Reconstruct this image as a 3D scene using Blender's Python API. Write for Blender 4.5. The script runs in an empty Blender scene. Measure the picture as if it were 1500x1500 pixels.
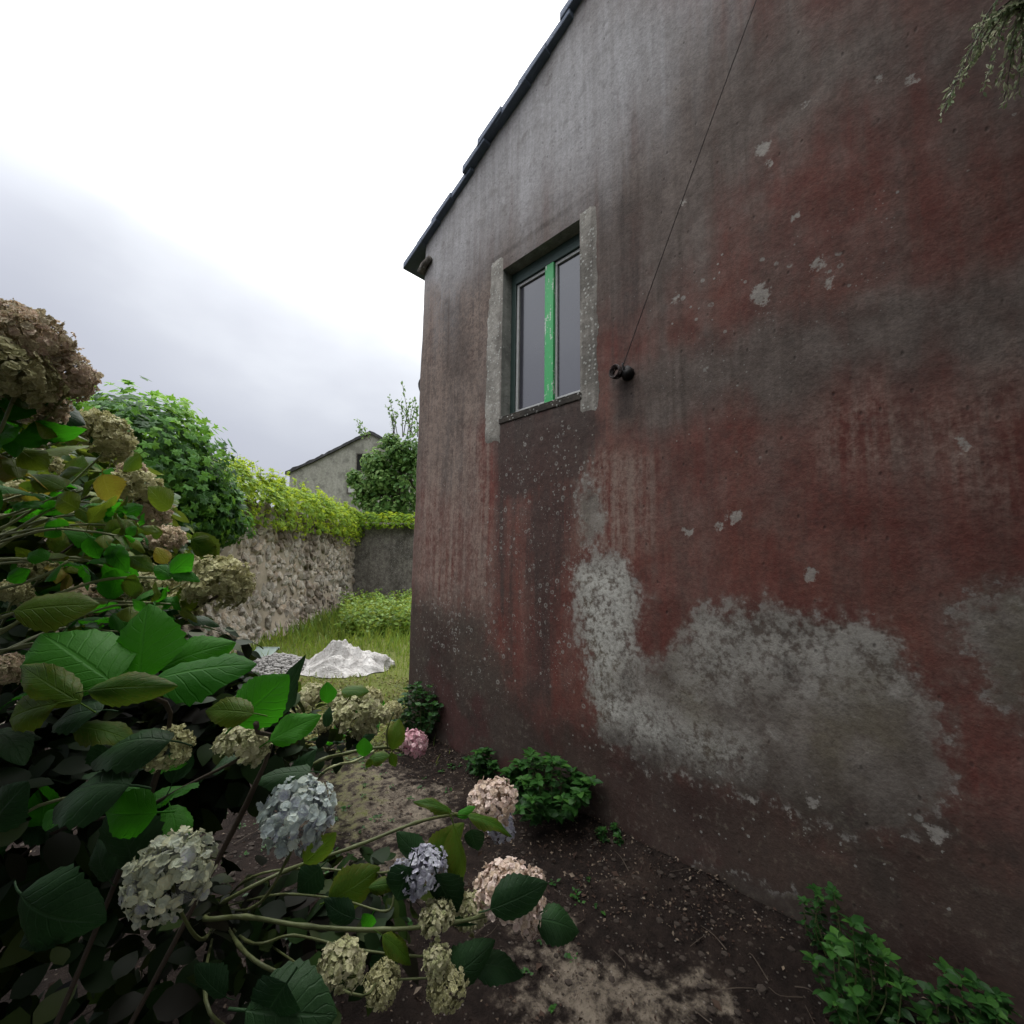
import bpy, bmesh, math, random
import numpy as np
from mathutils import Vector, Matrix, Euler, noise

random.seed(11); np.random.seed(11); rs = np.random.RandomState(5)
C = bpy.context.scene.collection
SC = bpy.context.scene
PI = math.pi; R = math.radians

# ------------------------------------------------------------------ camera
EYE = 1.6
FPX = 640.0                                   # focal length for a 1500 px wide frame
cam_d = bpy.data.cameras.new('camera'); cam = bpy.data.objects.new('camera', cam_d); C.objects.link(cam)
cam_d.sensor_width = 36; cam_d.lens = 36*FPX/1500; cam_d.clip_start = .02; cam_d.clip_end = 3000
cam.rotation_mode = 'XYZ'
cam.rotation_euler = (R(90+6.6), R(-.83), R(-45.2)); cam.location = (0, 0, EYE)
SC.camera = cam
CM = Euler((R(90+6.6), R(-.83), R(-45.2)), 'XYZ').to_matrix()

# ------------------------------------------------------------------ sky, sun, exposure
SUN_EL, SUN_AZ = R(48), R(22)                 # azimuth from +Y towards +X; the sun is behind cloud
w = bpy.data.worlds.new('World'); SC.world = w; w.use_nodes = True
nt = w.node_tree; nt.nodes.clear()
def wn(t, **k):
    n = nt.nodes.new(t)
    for a, b in k.items(): setattr(n, a, b)
    return n
def wl(a, b): nt.links.new(a, b)
tc = wn('ShaderNodeTexCoord'); sep = wn('ShaderNodeSeparateXYZ'); wl(tc.outputs['Generated'], sep.inputs[0])
sky = wn('ShaderNodeTexSky', sky_type='NISHITA', sun_disc=False, sun_elevation=SUN_EL, sun_rotation=SUN_AZ)
noi = wn('ShaderNodeTexNoise'); noi.inputs['Scale'].default_value = 2.6; noi.inputs['Detail'].default_value = 6; noi.inputs['Roughness'].default_value = .45
mp = wn('ShaderNodeMapping'); mp.inputs['Scale'].default_value = (1, 1, 1.9); mp.inputs['Location'].default_value = (.35, .2, .1)
wl(tc.outputs['Generated'], mp.inputs[0]); wl(mp.outputs[0], noi.inputs['Vector'])
elev = wn('ShaderNodeMath', operation='MULTIPLY_ADD'); wl(noi.outputs['Fac'], elev.inputs[0]); elev.inputs[1].default_value = .62; 
ez = wn('ShaderNodeVectorMath', operation='DOT_PRODUCT'); wl(tc.outputs['Generated'], ez.inputs[0]); ez.inputs[1].default_value = (.24, -.24, 1.0)   # greyer to the left
e2 = wn('ShaderNodeMath', operation='SUBTRACT'); wl(ez.outputs['Value'], e2.inputs[0]); e2.inputs[1].default_value = .21
wl(e2.outputs[0], elev.inputs[2])
rmp = wn('ShaderNodeValToRGB'); wl(elev.outputs[0], rmp.inputs[0])
cr = rmp.color_ramp; cr.elements[0].position = 0; cr.elements[0].color = (.165, .168, .195, 1)
cr.elements[1].position = .95; cr.elements[1].color = (.95, .95, .95, 1)
for p, c in ((.17, (.178, .184, .206, 1)), (.30, (.200, .207, .226, 1)), (.44, (.250, .259, .274, 1)), (.60, (.40, .41, .42, 1))):
    e = cr.elements.new(p); e.color = c
sd = Vector((math.sin(SUN_AZ)*math.cos(SUN_EL), math.cos(SUN_AZ)*math.cos(SUN_EL), math.sin(SUN_EL)))
dt = wn('ShaderNodeVectorMath', operation='DOT_PRODUCT'); wl(tc.outputs['Generated'], dt.inputs[0]); dt.inputs[1].default_value = sd
cl = wn('ShaderNodeMath', operation='MAXIMUM'); wl(dt.outputs['Value'], cl.inputs[0]); cl.inputs[1].default_value = 0
pw = wn('ShaderNodeMath', operation='POWER'); wl(cl.outputs[0], pw.inputs[0]); pw.inputs[1].default_value = 5
ga = wn('ShaderNodeMath', operation='MULTIPLY_ADD'); wl(pw.outputs[0], ga.inputs[0]); ga.inputs[1].default_value = .75; ga.inputs[2].default_value = .92
sc = wn('ShaderNodeVectorMath', operation='SCALE'); wl(rmp.outputs[0], sc.inputs[0]); wl(ga.outputs[0], sc.inputs['Scale'])
# extra sky brightness added to light the gable, high up and towards the west (-x), both outside the picture
dw_ = wn('ShaderNodeVectorMath', operation='DOT_PRODUCT'); wl(tc.outputs['Generated'], dw_.inputs[0]); dw_.inputs[1].default_value = Vector((-.75, .30, .58)).normalized()
mr1 = wn('ShaderNodeMapRange', interpolation_type='SMOOTHSTEP'); wl(dw_.outputs['Value'], mr1.inputs[0]); mr1.inputs[1].default_value = .55; mr1.inputs[2].default_value = 1.0; mr1.inputs[3].default_value = 0; mr1.inputs[4].default_value = 1.9
mr2 = wn('ShaderNodeMapRange', interpolation_type='SMOOTHSTEP'); wl(sep.outputs['Z'], mr2.inputs[0]); mr2.inputs[1].default_value = .78; mr2.inputs[2].default_value = 1.0; mr2.inputs[3].default_value = 1; mr2.inputs[4].default_value = 1.8
ad = wn('ShaderNodeMath', operation='ADD'); wl(mr1.outputs[0], ad.inputs[0]); wl(mr2.outputs[0], ad.inputs[1])
sc2 = wn('ShaderNodeVectorMath', operation='SCALE'); wl(sc.outputs[0], sc2.inputs[0]); wl(ad.outputs[0], sc2.inputs['Scale'])
s10 = wn('ShaderNodeVectorMath', operation='SCALE'); wl(sc2.outputs[0], s10.inputs[0]); s10.inputs['Scale'].default_value = 15.0
mxw = wn('ShaderNodeMix', data_type='RGBA'); mxw.inputs[0].default_value = .94
wl(sky.outputs[0], mxw.inputs[6]); wl(s10.outputs[0], mxw.inputs[7])
bg = wn('ShaderNodeBackground'); bg.inputs['Strength'].default_value = .1; wl(mxw.outputs[2], bg.inputs[0])
wo = wn('ShaderNodeOutputWorld'); wl(bg.outputs[0], wo.inputs[0])

sl = bpy.data.lights.new('sun', 'SUN'); sl.energy = .9; sl.angle = R(35); sl.color = (1, .97, .92)
so = bpy.data.objects.new('sun', sl); C.objects.link(so); so.rotation_euler = (PI/2-SUN_EL, 0, PI-SUN_AZ)
SC.view_settings.view_transform = 'Standard'; SC.view_settings.look = 'None'
SC.view_settings.exposure = .85; SC.view_settings.gamma = 1

# ------------------------------------------------------------------ projection helpers (places in metres from sighted directions)
def ray(px, py): return CM @ Vector(((px-750)/FPX, (750-py)/FPX, -1))
WX = 2.40                                     # the gable's plane
def W(px, py):                                # point of the gable plane -> (y, z)
    r = ray(px, py); t = WX/r.x
    return (r.y*t, r.z*t+EYE)
def G(px, py, z=0):                           # point of the ground
    r = ray(px, py); t = (z-EYE)/r.z
    return Vector((r.x*t, r.y*t, z))
def D(px, py, depth):                         # point at a depth along the view axis
    r = ray(px, py); return Vector((0, 0, EYE)) + r*depth
FWD = CM @ Vector((0, 0, -1)); RGT = CM @ Vector((1, 0, 0)); UP = CM @ Vector((0, 1, 0))

# ------------------------------------------------------------------ object helpers
def tag(o, label=None, cat=None, group=None, kind=None):
    if label: o['label'] = label
    if cat: o['category'] = cat
    if group: o['group'] = group
    if kind: o['kind'] = kind
    return o
def thing(name, label, cat, loc=(0, 0, 0), group=None):
    o = bpy.data.objects.new(name, None); C.objects.link(o); o.location = loc; o.empty_display_size = .1
    return tag(o, label, cat, group)
def mesh(name, verts, faces, mat=None, smooth=True, attrs=None, uv=None):
    me = bpy.data.meshes.new(name)
    v = np.asarray(verts, dtype=np.float32)
    me.from_pydata(v.tolist() if not isinstance(verts, list) else verts, [], faces if isinstance(faces, list) else faces.tolist())
    for k, a in (attrs or {}).items():
        at = me.attributes.new(k, 'FLOAT', 'POINT'); at.data.foreach_set('value', np.asarray(a, dtype=np.float32))
    if uv is not None:
        lay = me.uv_layers.new(name='UVMap')
        li = np.zeros(len(me.loops), dtype=np.int32); me.loops.foreach_get('vertex_index', li)
        lay.data.foreach_set('uv', np.asarray(uv, dtype=np.float32)[li].ravel())
    if mat: me.materials.append(mat)
    if smooth: me.polygons.foreach_set('use_smooth', np.ones(len(me.polygons), dtype=bool))
    me.update(); return me
def obj(name, me, parent=None, loc=None, keep_world=True):
    o = bpy.data.objects.new(name, me); C.objects.link(o)
    if parent is not None:
        o.parent = parent
        if keep_world: o.matrix_parent_inverse = Matrix.Translation(parent.location).inverted() if parent.parent is None else Matrix.Identity(4)
    if loc is not None: o.location = loc
    return o

class MB:                                     # collects boxes, tubes and sheets for ONE mesh
    def __init__(s): s.v = []; s.f = []
    def add(s, vs, fs):
        b = len(s.v); s.v += [tuple(p) for p in vs]; s.f += [tuple(i+b for i in f) for f in fs]
    def box(s, x0, x1, y0, y1, z0, z1):
        s.add([(x0,y0,z0),(x1,y0,z0),(x1,y1,z0),(x0,y1,z0),(x0,y0,z1),(x1,y0,z1),(x1,y1,z1),(x0,y1,z1)],
              [(0,3,2,1),(4,5,6,7),(0,1,5,4),(1,2,6,5),(2,3,7,6),(3,0,4,7)])
    def tube(s, pts, r0, r1=None, n=6, bumps=False):
        pts = [Vector(p) for p in pts]; r1 = r0 if r1 is None else r1
        b = len(s.v); m = len(pts); up = Vector((.13, .21, .97)); 
        for i, p in enumerate(pts):
            d = (pts[min(i+1, m-1)]-pts[max(i-1, 0)]).normalized()
            if i == 0: a = d.cross(up); a = a if a.length > .05 else d.cross(Vector((1, 0, 0)))
            a = (a-d*a.dot(d)).normalized(); c = d.cross(a)
            r = r0+(r1-r0)*i/(m-1)
            if bumps and i % bumps == 0: r *= 1.35
            for k in range(n):
                t = 2*PI*k/n; s.v.append(tuple(p+a*(r*math.cos(t))+c*(r*math.sin(t))))
        for i in range(m-1):
            for k in range(n):
                s.f.append((b+i*n+k, b+i*n+(k+1) % n, b+(i+1)*n+(k+1) % n, b+(i+1)*n+k))
        s.f.append(tuple(b+k for k in range(n-1, -1, -1))); s.f.append(tuple(b+(m-1)*n+k for k in range(n)))
    def build(s, name, mat, parent=None, smooth=False, bevel=0, attrs=None):
        me = mesh(name, s.v, s.f, mat, smooth, attrs)
        o = obj(name, me, parent)
        if bevel:
            md = o.modifiers.new('bevel', 'BEVEL'); md.width = bevel; md.segments = 2; md.limit_method = 'ANGLE'
        return o
def spline(ctrl, n=8):
    P = [Vector(p) for p in ctrl]; P = [P[0]*2-P[1]] + P + [P[-1]*2-P[-2]]; out = []
    for i in range(1, len(P)-2):
        for k in range(n):
            t = k/n; a, b, c, d = P[i-1:i+3]
            out.append(.5*((2*b)+(c-a)*t+(2*a-5*b+4*c-d)*t*t+(3*b-a-3*c+d)*t**3))
    out.append(P[-2]); return out

# ------------------------------------------------------------------ material helpers
class NT:
    def __init__(s, name):
        s.m = bpy.data.materials.new(name); s.m.use_nodes = True; s.t = s.m.node_tree; s.t.nodes.clear()
        s.out = s.t.nodes.new('ShaderNodeOutputMaterial')
    def n(s, t, ins=None, **k):
        nd = s.t.nodes.new(t)
        for a, b in k.items(): setattr(nd, a, b)
        for a, b in (ins or {}).items(): s.set(nd.inputs[a], b)
        return nd
    def set(s, sock, v):
        if isinstance(v, bpy.types.NodeSocket): s.t.links.new(v, sock)
        else:
            if isinstance(v, tuple) and len(v) == 3 and sock.type == 'RGBA': v = v+(1,)
            sock.default_value = v
    def math(s, op, a, b=0, c=0, clamp=False):
        nd = s.t.nodes.new('ShaderNodeMath'); nd.operation = op; nd.use_clamp = clamp
        s.set(nd.inputs[0], a); s.set(nd.inputs[1], b); s.set(nd.inputs[2], c); return nd.outputs[0]
    def mix(s, f, a, b, mode='MIX'):
        nd = s.t.nodes.new('ShaderNodeMix'); nd.data_type = 'RGBA'; nd.blend_type = mode
        s.set(nd.inputs[0], f); s.set(nd.inputs[6], a); s.set(nd.inputs[7], b); return nd.outputs[2]
    def step(s, x, a, b):                     # smooth ramp 0..1 between a and b
        nd = s.t.nodes.new('ShaderNodeMapRange'); nd.interpolation_type = 'SMOOTHSTEP'
        s.set(nd.inputs[0], x); nd.inputs[1].default_value = a; nd.inputs[2].default_value = b; return nd.outputs[0]
    def attr(s, name): return s.n('ShaderNodeAttribute', attribute_name=name).outputs['Fac']
    def noise(s, scale, detail=6, rough=.55, vec=None, dist=0):
        nd = s.n('ShaderNodeTexNoise', {'Scale': scale, 'Detail': detail, 'Roughness': rough, 'Distortion': dist})
        s.set(nd.inputs['Vector'], vec if vec else s.co()); return nd.outputs['Fac']
    def vor(s, scale, vec=None, feature='F1', rnd=1):
        nd = s.n('ShaderNodeTexVoronoi', {'Scale': scale, 'Randomness': rnd}, feature=feature)
        s.set(nd.inputs['Vector'], vec if vec else s.co()); return nd
    def co(s):
        if not hasattr(s, '_co'): s._co = s.n('ShaderNodeTexCoord').outputs['Object']
        return s._co
    def mapped(s, sc, vec=None):
        return s.n('ShaderNodeMapping', {'Vector': vec if vec else s.co(), 'Scale': sc}).outputs[0]
    def bump(s, h, strength=.5, dist=.01, normal=None):
        i = {'Height': h, 'Strength': strength, 'Distance': dist}
        if normal: i['Normal'] = normal
        return s.n('ShaderNodeBump', i).outputs[0]
    def done(s, col, rough=.8, normal=None, spec=.3, trans=0, tcol=None, metal=0):
        p = s.n('ShaderNodeBsdfPrincipled', {'Base Color': col, 'Roughness': rough, 'Specular IOR Level': spec, 'Metallic': metal})
        if normal: s.set(p.inputs['Normal'], normal)
        o = p.outputs[0]
        if trans:
            t = s.n('ShaderNodeBsdfTranslucent', {'Color': tcol if tcol is not None else col})
            if normal: s.set(t.inputs['Normal'], normal)
            mx = s.n('ShaderNodeMixShader', {0: trans}); s.t.links.new(o, mx.inputs[1]); s.t.links.new(t.outputs[0], mx.inputs[2]); o = mx.outputs[0]
        s.t.links.new(o, s.out.inputs[0]); return s.m

def plain(name, col, rough=.8, var=.35, scale=6, bump=.2, spec=.3, metal=0):
    t = NT(name); n1 = t.noise(scale, 8); n2 = t.noise(scale*7, 4)
    c = t.mix(n1, tuple(x*(1-var) for x in col), tuple(x*(1+var) for x in col))
    c = t.mix(t.math('MULTIPLY', n2, .35), c, tuple(x*.6 for x in col))
    return t.done(c, rough, t.bump(n2, bump, .01), spec, metal=metal)

# ---- gable render: red limewash, algae-grey weathering, bare patches, stains, lichen
def mat_gable():
    t = NT('weathered_red_render'); co = t.co()
    n1 = t.noise(1.3, 8, .6); n2 = t.noise(6, 8, .62); n3 = t.noise(26, 6, .65); n4 = t.noise(110, 4, .6)
    st = t.noise(1, 6, .6, t.mapped((1, 5.5, .35))); st2 = t.noise(1, 6, .6, t.mapped((1, 17, .8)))
    red = t.mix(t.step(n2, .3, .7), (.108, .033, .026), (.160, .051, .039))
    red = t.mix(t.math('MULTIPLY', t.step(n1, .42, .68), .7), red, (.178, .068, .050))
    # grey-brown weathering film
    gcol = t.mix(t.step(n2, .3, .72), (.088, .070, .060), (.152, .126, .110))
    gcol = t.mix(t.step(st2, .45, .75), gcol, (.084, .071, .062))
    a = t.math('ADD', t.attr('grey'), t.math('MULTIPLY', t.math('SUBTRACT', st, .5), 1.5))
    a = t.math('ADD', a, t.math('MULTIPLY', t.math('SUBTRACT', n2, .5), .9))
    a = t.math('ADD', a, t.math('MULTIPLY', t.math('SUBTRACT', n1, .5), .7))
    col = t.mix(t.math('MULTIPLY', t.step(a, -.15, 1.05), .95), red, gcol)
    film = t.step(t.math('ADD', t.math('MULTIPLY', st2, .6), t.math('MULTIPLY', t.noise(17, 7, .68), .5)), .46, .70)
    col = t.mix(t.math('MULTIPLY', film, .34), col, t.mix(n3, (.068, .048, .038), (.145, .108, .088)))
    col = t.mix(t.math('MULTIPLY', t.step(t.noise(1, 7, .7, t.mapped((1, 30, 1.6))), .55, .75), .35), col, (.050, .038, .034))
    # pale weathered top, with sky glow painted into its colour
    top = t.math('ADD', t.attr('top'), t.math('MULTIPLY', t.math('SUBTRACT', st, .5), .8))
    tcol = t.mix(t.step(st2, .3, .7), (.270, .258, .258), (.355, .345, .350))
    tcol = t.mix(t.math('MULTIPLY', t.step(n2, .52, .75), .5), tcol, (.15, .135, .125))
    col = t.mix(t.math('MULTIPLY', t.step(top, .15, .95), .95), col, tcol)
    # pale run-off streaks / faded patches
    pa = t.math('MULTIPLY', t.attr('pale'), t.step(t.math('ADD', st2, t.math('MULTIPLY', n3, .6)), .62, .98))
    col = t.mix(t.math('MULTIPLY', pa, .75), col, (.240, .180, .148))
    # dirt
    da = t.math('ADD', t.attr('dark'), t.math('MULTIPLY', t.math('SUBTRACT', st2, .5), 1.3))
    da = t.math('ADD', da, t.math('MULTIPLY', t.math('SUBTRACT', n2, .5), .7))
    col = t.mix(t.math('MULTIPLY', t.step(da, .15, 1.0), .80), col, t.mix(n3, (.030, .023, .021), (.062, .046, .040)))
    # bare plaster where the paint has gone
    sd = t.math('ADD', t.attr('bare'), t.math('MULTIPLY', t.math('SUBTRACT', n2, .5), .34))
    sd = t.math('ADD', sd, t.math('MULTIPLY', t.math('SUBTRACT', n3, .5), .17))
    bf = t.step(sd, -.075, .055)
    bcol = t.mix(t.step(n2, .3, .7), (.135, .117, .100), (.222, .198, .172))
    bcol = t.mix(t.math('MULTIPLY', t.step(t.noise(3.4, 8, .68), .47, .62), .7), bcol, (.100, .082, .066))
    bcol = t.mix(t.step(t.noise(2.6, 6, .6), .48, .66), bcol, (.138, .119, .088))
    bcol = t.mix(t.math('MULTIPLY', t.step(n3, .56, .7), .55), bcol, (.080, .070, .058))
    bcol = t.mix(t.math('MULTIPLY', t.step(t.noise(8, 7, .66), .55, .70), .65), bcol, (.30, .282, .252))
    bcol = t.mix(t.math('MULTIPLY', t.step(t.noise(4.5, 7, .7), .56, .70), .6), bcol, (.062, .052, .044))
    bcol = t.mix(t.math('MULTIPLY', t.attr('white'), t.step(t.math('ADD', n3, t.math('MULTIPLY', n2, .5)), .58, .82)), bcol, (.40, .39, .35))
    col = t.mix(t.math('MULTIPLY', bf, t.math('MULTIPLY_ADD', t.step(n3, .25, .5), .12, .85)), col, bcol)
    # damp foot
    ft = t.math('ADD', t.attr('foot'), t.math('MULTIPLY', t.math('SUBTRACT', n2, .5), 1.2))
    fcol = t.mix(t.step(n1, .35, .65), (.035, .024, .020), (.058, .045, .036))
    fcol = t.mix(t.step(n3, .55, .72), fcol, (.092, .082, .064))
    fcol = t.mix(t.math('MULTIPLY', t.step(t.noise(2.3, 5, .6), .53, .66), .8), fcol, (.056, .022, .020))
    col = t.mix(t.math('MULTIPLY', t.step(ft, .12, 1.0), .88), col, fcol)
    rim = t.math('MULTIPLY', t.step(sd, -.03, 0), t.math('SUBTRACT', 1, t.step(sd, 0, .03)))
    col = t.mix(t.math('MULTIPLY', rim, t.math('MULTIPLY', t.step(n3, .48, .62), .5)), col, (.27, .26, .24))
    # chips
    cs = t.math('ADD', t.attr('chip'), t.math('MULTIPLY', t.math('SUBTRACT', n3, .54), .11)); cs = t.math('ADD', cs, t.math('MULTIPLY', t.math('SUBTRACT', n4, .5), .04))
    cf = t.math('MULTIPLY', t.step(cs, -.006, .010), .8); col = t.mix(cf, col, t.mix(n4, (.24, .22, .19), (.36, .34, .31)))
    # lichen discs and rings
    dens = t.math('MULTIPLY', t.attr('lichen'), t.step(t.noise(5, 5, .65), .34, .54))
    def discs(scale, r0, r1, thr, fill):
        v = t.vor(scale, co); d = t.math('ADD', v.outputs['Distance'], t.math('MULTIPLY', t.math('SUBTRACT', n4, .5), .10))
        rnd = t.n('ShaderNodeSeparateColor', {0: v.outputs['Color']})
        on = t.step(t.math('SUBTRACT', t.math('MULTIPLY', dens, thr), rnd.outputs[0]), 0, .02)
        rad = t.math('MULTIPLY_ADD', rnd.outputs[1], r1-r0, r0)
        ins = t.step(t.math('SUBTRACT', rad, d), 0, .05)
        hole = t.step(t.math('SUBTRACT', t.math('MULTIPLY', rad, .62), d), 0, .05)
        ring = t.math('SUBTRACT', ins, t.math('MULTIPLY', hole, 1-fill))
        return t.math('MULTIPLY', t.math('MULTIPLY', on, ring), t.step(n3, .34, .52))
    l1 = discs(19, .14, .40, .85, .2); l2 = discs(44, .10, .42, .42, .6); l3 = discs(90, .15, .4, .16, 1)
    lc = t.mix(n2, (.20, .19, .175), (.34, .335, .30))
    col = t.mix(t.math('MULTIPLY', l1, .62), col, lc); col = t.mix(t.math('MULTIPLY', l2, .75), col, lc)
    col = t.mix(t.math('MULTIPLY', l3, .6), col, (.30, .295, .27))
    # small dark pits and mould specks
    v = t.vor(30, t.mapped((1, 1, .6))); rr = t.n('ShaderNodeSeparateColor', {0: v.outputs['Color']})
    sp = t.math('MULTIPLY', t.math('SUBTRACT', 1, t.step(v.outputs['Distance'], .05, .28)), t.step(t.math('ADD', rr.outputs[2], t.math('MULTIPLY', t.math('SUBTRACT', n1, .5), .5)), .88, .93))
    col = t.mix(t.math('MULTIPLY', sp, .5), col, (.045, .036, .032))
    col = t.mix(t.math('MULTIPLY', t.step(n4, .5, .75), .22), col, (.05, .042, .038))
    mot = t.math('ADD', t.math('MULTIPLY', t.step(n3, .3, .7), .5), t.math('MULTIPLY', t.step(t.noise(52, 6, .7), .35, .65), .5))
    col = t.mix(.38, col, t.mix(mot, (.25, .24, .24), (1.0, 1.0, 1.0)), 'MULTIPLY')
    col = t.mix(t.math('MULTIPLY', t.step(t.noise(11, 7, .7), .53, .70), .34), col, (.048, .038, .034))
    # relief
    h = t.math('MULTIPLY_ADD', n3, .5, t.math('MULTIPLY', n4, .25))
    h = t.math('ADD', h, t.math('MULTIPLY', n2, .8)); h = t.math('SUBTRACT', h, t.math('MULTIPLY', bf, .35)); h = t.math('SUBTRACT', h, t.math('MULTIPLY', cf, .3))
    h = t.math('SUBTRACT', h, t.math('MULTIPLY', sp, .4)); h = t.math('ADD', h, t.math('MULTIPLY', l2, .15))
    return t.done(col, .9, t.bump(h, .52, .012), .2)

def mat_plaster(name, c0, c1, stain, lich=.5, streak=.8):
    t = NT(name); n1 = t.noise(1.6, 7, .6); n2 = t.noise(9, 8, .65); n3 = t.noise(60, 5, .6); st = t.noise(1, 6, .6, t.mapped((9, 9, .7)))
    c = t.mix(t.step(n2, .3, .7), c0, c1); c = t.mix(t.math('MULTIPLY', t.step(st, .45, .7), streak), c, stain)
    c = t.mix(t.math('MULTIPLY', t.step(n1, .48, .62), .6), c, tuple(x*.5 for x in c0))
    v = t.vor(45); r = t.n('ShaderNodeSeparateColor', {0: v.outputs['Color']})
    l = t.math('MULTIPLY', t.step(v.outputs['Distance'], .42, .3), t.step(r.outputs[0], 1-lich*.6, 1-lich*.6+.03))
    c = t.mix(t.math('MULTIPLY', l, .7), c, (.36, .36, .33))
    c = t.mix(t.math('MULTIPLY', t.step(n3, .56, .7), .55), c, tuple(x*.35 for x in c0))
    return t.done(c, .9, t.bump(t.math('ADD', n2, t.math('MULTIPLY', n3, .5)), .7, .012), .2)

def mat_leaf(name, c0, c1, trans=.3, rough=.42, spot=0, vein=1.35, tc=None, spec=.16):
    t = NT(name)
    uv = t.n('ShaderNodeUVMap').outputs[0]; s = t.n('ShaderNodeSeparateXYZ', {0: uv}); u, v = s.outputs[0], s.outputs[1]
    av = t.math('ABSOLUTE', v)
    mid = t.math('SUBTRACT', 1, t.step(av, .015, .075))
    fr = t.math('FRACT', t.math('SUBTRACT', t.math('MULTIPLY', u, 7.5), t.math('MULTIPLY', av, 2.1)))
    sv = t.math('SUBTRACT', 1, t.step(t.math('ABSOLUTE', t.math('SUBTRACT', fr, .5)), .02, .11))
    ve = t.math('MAXIMUM', mid, t.math('MULTIPLY', sv, .6))
    oi = t.n('ShaderNodeObjectInfo').outputs['Random']; n = t.noise(22, 5, .6); nb = t.noise(90, 3)
    f = t.math('ADD', t.math('MULTIPLY', oi, .7), t.math('MULTIPLY', n, .5))
    c = t.mix(t.step(f, .15, 1.0), c0, c1)
    if spot:
        e = t.math('ADD', t.math('MULTIPLY', av, .5), t.math('MULTIPLY', n, .9))
        c = t.mix(t.math('MULTIPLY', t.step(e, .62, .92), spot), c, (.22, .12, .018) if spot > .6 else (.11, .095, .010))
        vo = t.vor(60); c = t.mix(t.math('MULTIPLY', t.step(vo.outputs['Distance'], .30, .2), t.step(n, .5, .6)), c, (.06, .025, .012))
    c = t.mix(t.math('MULTIPLY', ve, .35), c, tuple(min(1, x*vein+.012) for x in c1))
    h = t.math('SUBTRACT', t.math('MULTIPLY', n, .4), t.math('MULTIPLY', ve, .6)); h = t.math('ADD', h, t.math('MULTIPLY', nb, .2))
    return t.done(c, rough, t.bump(h, .6, .004), spec, trans, tc if tc is not None else t.mix(.5, c, tuple(x*1.5 for x in c1)))

def mat_foliage(name, cols, trans=.3, rough=.5, spec=.35):     # leaf masses, tint from a per-leaf value
    t = NT(name); v = t.attr('tint')
    r = t.n('ShaderNodeValToRGB', {0: v}); el = r.color_ramp.elements
    el[0].color = cols[0]+(1,); el[1].color = cols[-1]+(1,)
    for i, c in enumerate(cols[1:-1]): e = el.new((i+1)/(len(cols)-1)); e.color = c+(1,)
    n = t.noise(9, 3); c = t.mix(t.math('MULTIPLY', n, .4), r.outputs[0], tuple(x*.5 for x in cols[0]))
    return t.done(c, rough, None, spec, trans, t.mix(.6, c, tuple(x*1.2 for x in cols[-1])))

def mat_petal(name, cols, trans=.25, rough=.65):
    t = NT(name); v = t.attr('tint'); n = t.noise(28, 4, .6)
    f = t.math('ADD', t.math('MULTIPLY', v, .65), t.math('MULTIPLY', t.step(n, .3, .7), .35))
    r = t.n('ShaderNodeValToRGB', {0: f}); el = r.color_ramp.elements
    el[0].color = cols[0]+(1,); el[1].color = cols[-1]+(1,)
    for i, c in enumerate(cols[1:-1]): e = el.new((i+1)/(len(cols)-1)); e.color = c+(1,)
    e = t.attr('edge'); c = t.mix(t.math('MULTIPLY', t.step(e, .4, 1), .35), r.outputs[0], cols[-1])
    return t.done(c, rough, None, .25, trans)

M = {}
M['gable'] = mat_gable()
M['pale_band'] = mat_plaster('limewashed_plaster_band', (.165, .152, .132), (.285, .268, .238), (.085, .072, .062), .35)
M['reveal'] = mat_plaster('window_reveal_plaster', (.22, .22, .205), (.34, .335, .31), (.13, .13, .12), .3, .5)
M['mossy_sill'] = mat_plaster('mossy_sill', (.030, .026, .022), (.060, .050, .040), (.020, .018, .016), .5)
M['old_plaster'] = mat_plaster('stained_grey_plaster', (.085, .075, .066), (.185, .170, .150), (.045, .037, .033), .35, .35)
M['far_plaster'] = mat_plaster('far_grey_plaster', (.21, .205, .180), (.30, .295, .262), (.13, .13, .09), .1, .25)
M['roof'] = plain('flare_blue_roof', (.115, .138, .19), .75, .4, 7, .7)  # pale blue veil of lens flare painted into the roof colour
M['far_roof'] = plain('dark_far_tiles', (.03, .03, .032), .8, .4, 4, .4)
M['dark_wood'] = plain('dark_green_frame_paint', (.030, .052, .045), .5, .3, 20, .2)
M['white_paint'] = plain('chipped_white_paint', (.38, .38, .37), .5, .3, 25, .3)
M['iron'] = plain('rusty_black_iron', (.012, .010, .010), .6, .5, 40, .3)
M['wire'] = plain('old_wire', (.035, .022, .020), .6, .3, 40, .1)
M['black'] = plain('black_interior', (.008, .008, .008), .9, .2, 5, 0)
def mat_green_paint():
    t = NT('peeling_green_paint'); n = t.noise(1, 6, .6, t.mapped((40, 40, 5))); n2 = t.noise(60, 5, .6)
    c = t.mix(n2, (.012, .24, .050), (.024, .36, .095))
    c = t.mix(t.step(t.math('ADD', t.math('MULTIPLY', n, .7), t.math('MULTIPLY', n2, .4)), .63, .69), c, (.50, .52, .47))
    return t.done(c, .42, t.bump(n2, .3, .003), .45)
M['green_paint'] = mat_green_paint()
def mat_glass():
    t = NT('dusty_window_glass'); n = t.noise(3, 5, .6); n2 = t.noise(50, 4)
    c = t.mix(n, (.022, .022, .030), (.042, .042, .052))
    return t.done(c, t.math('MULTIPLY_ADD', n2, .12, .05), t.bump(n, .05, .02), 1.0)
M['glass'] = mat_glass()
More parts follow.
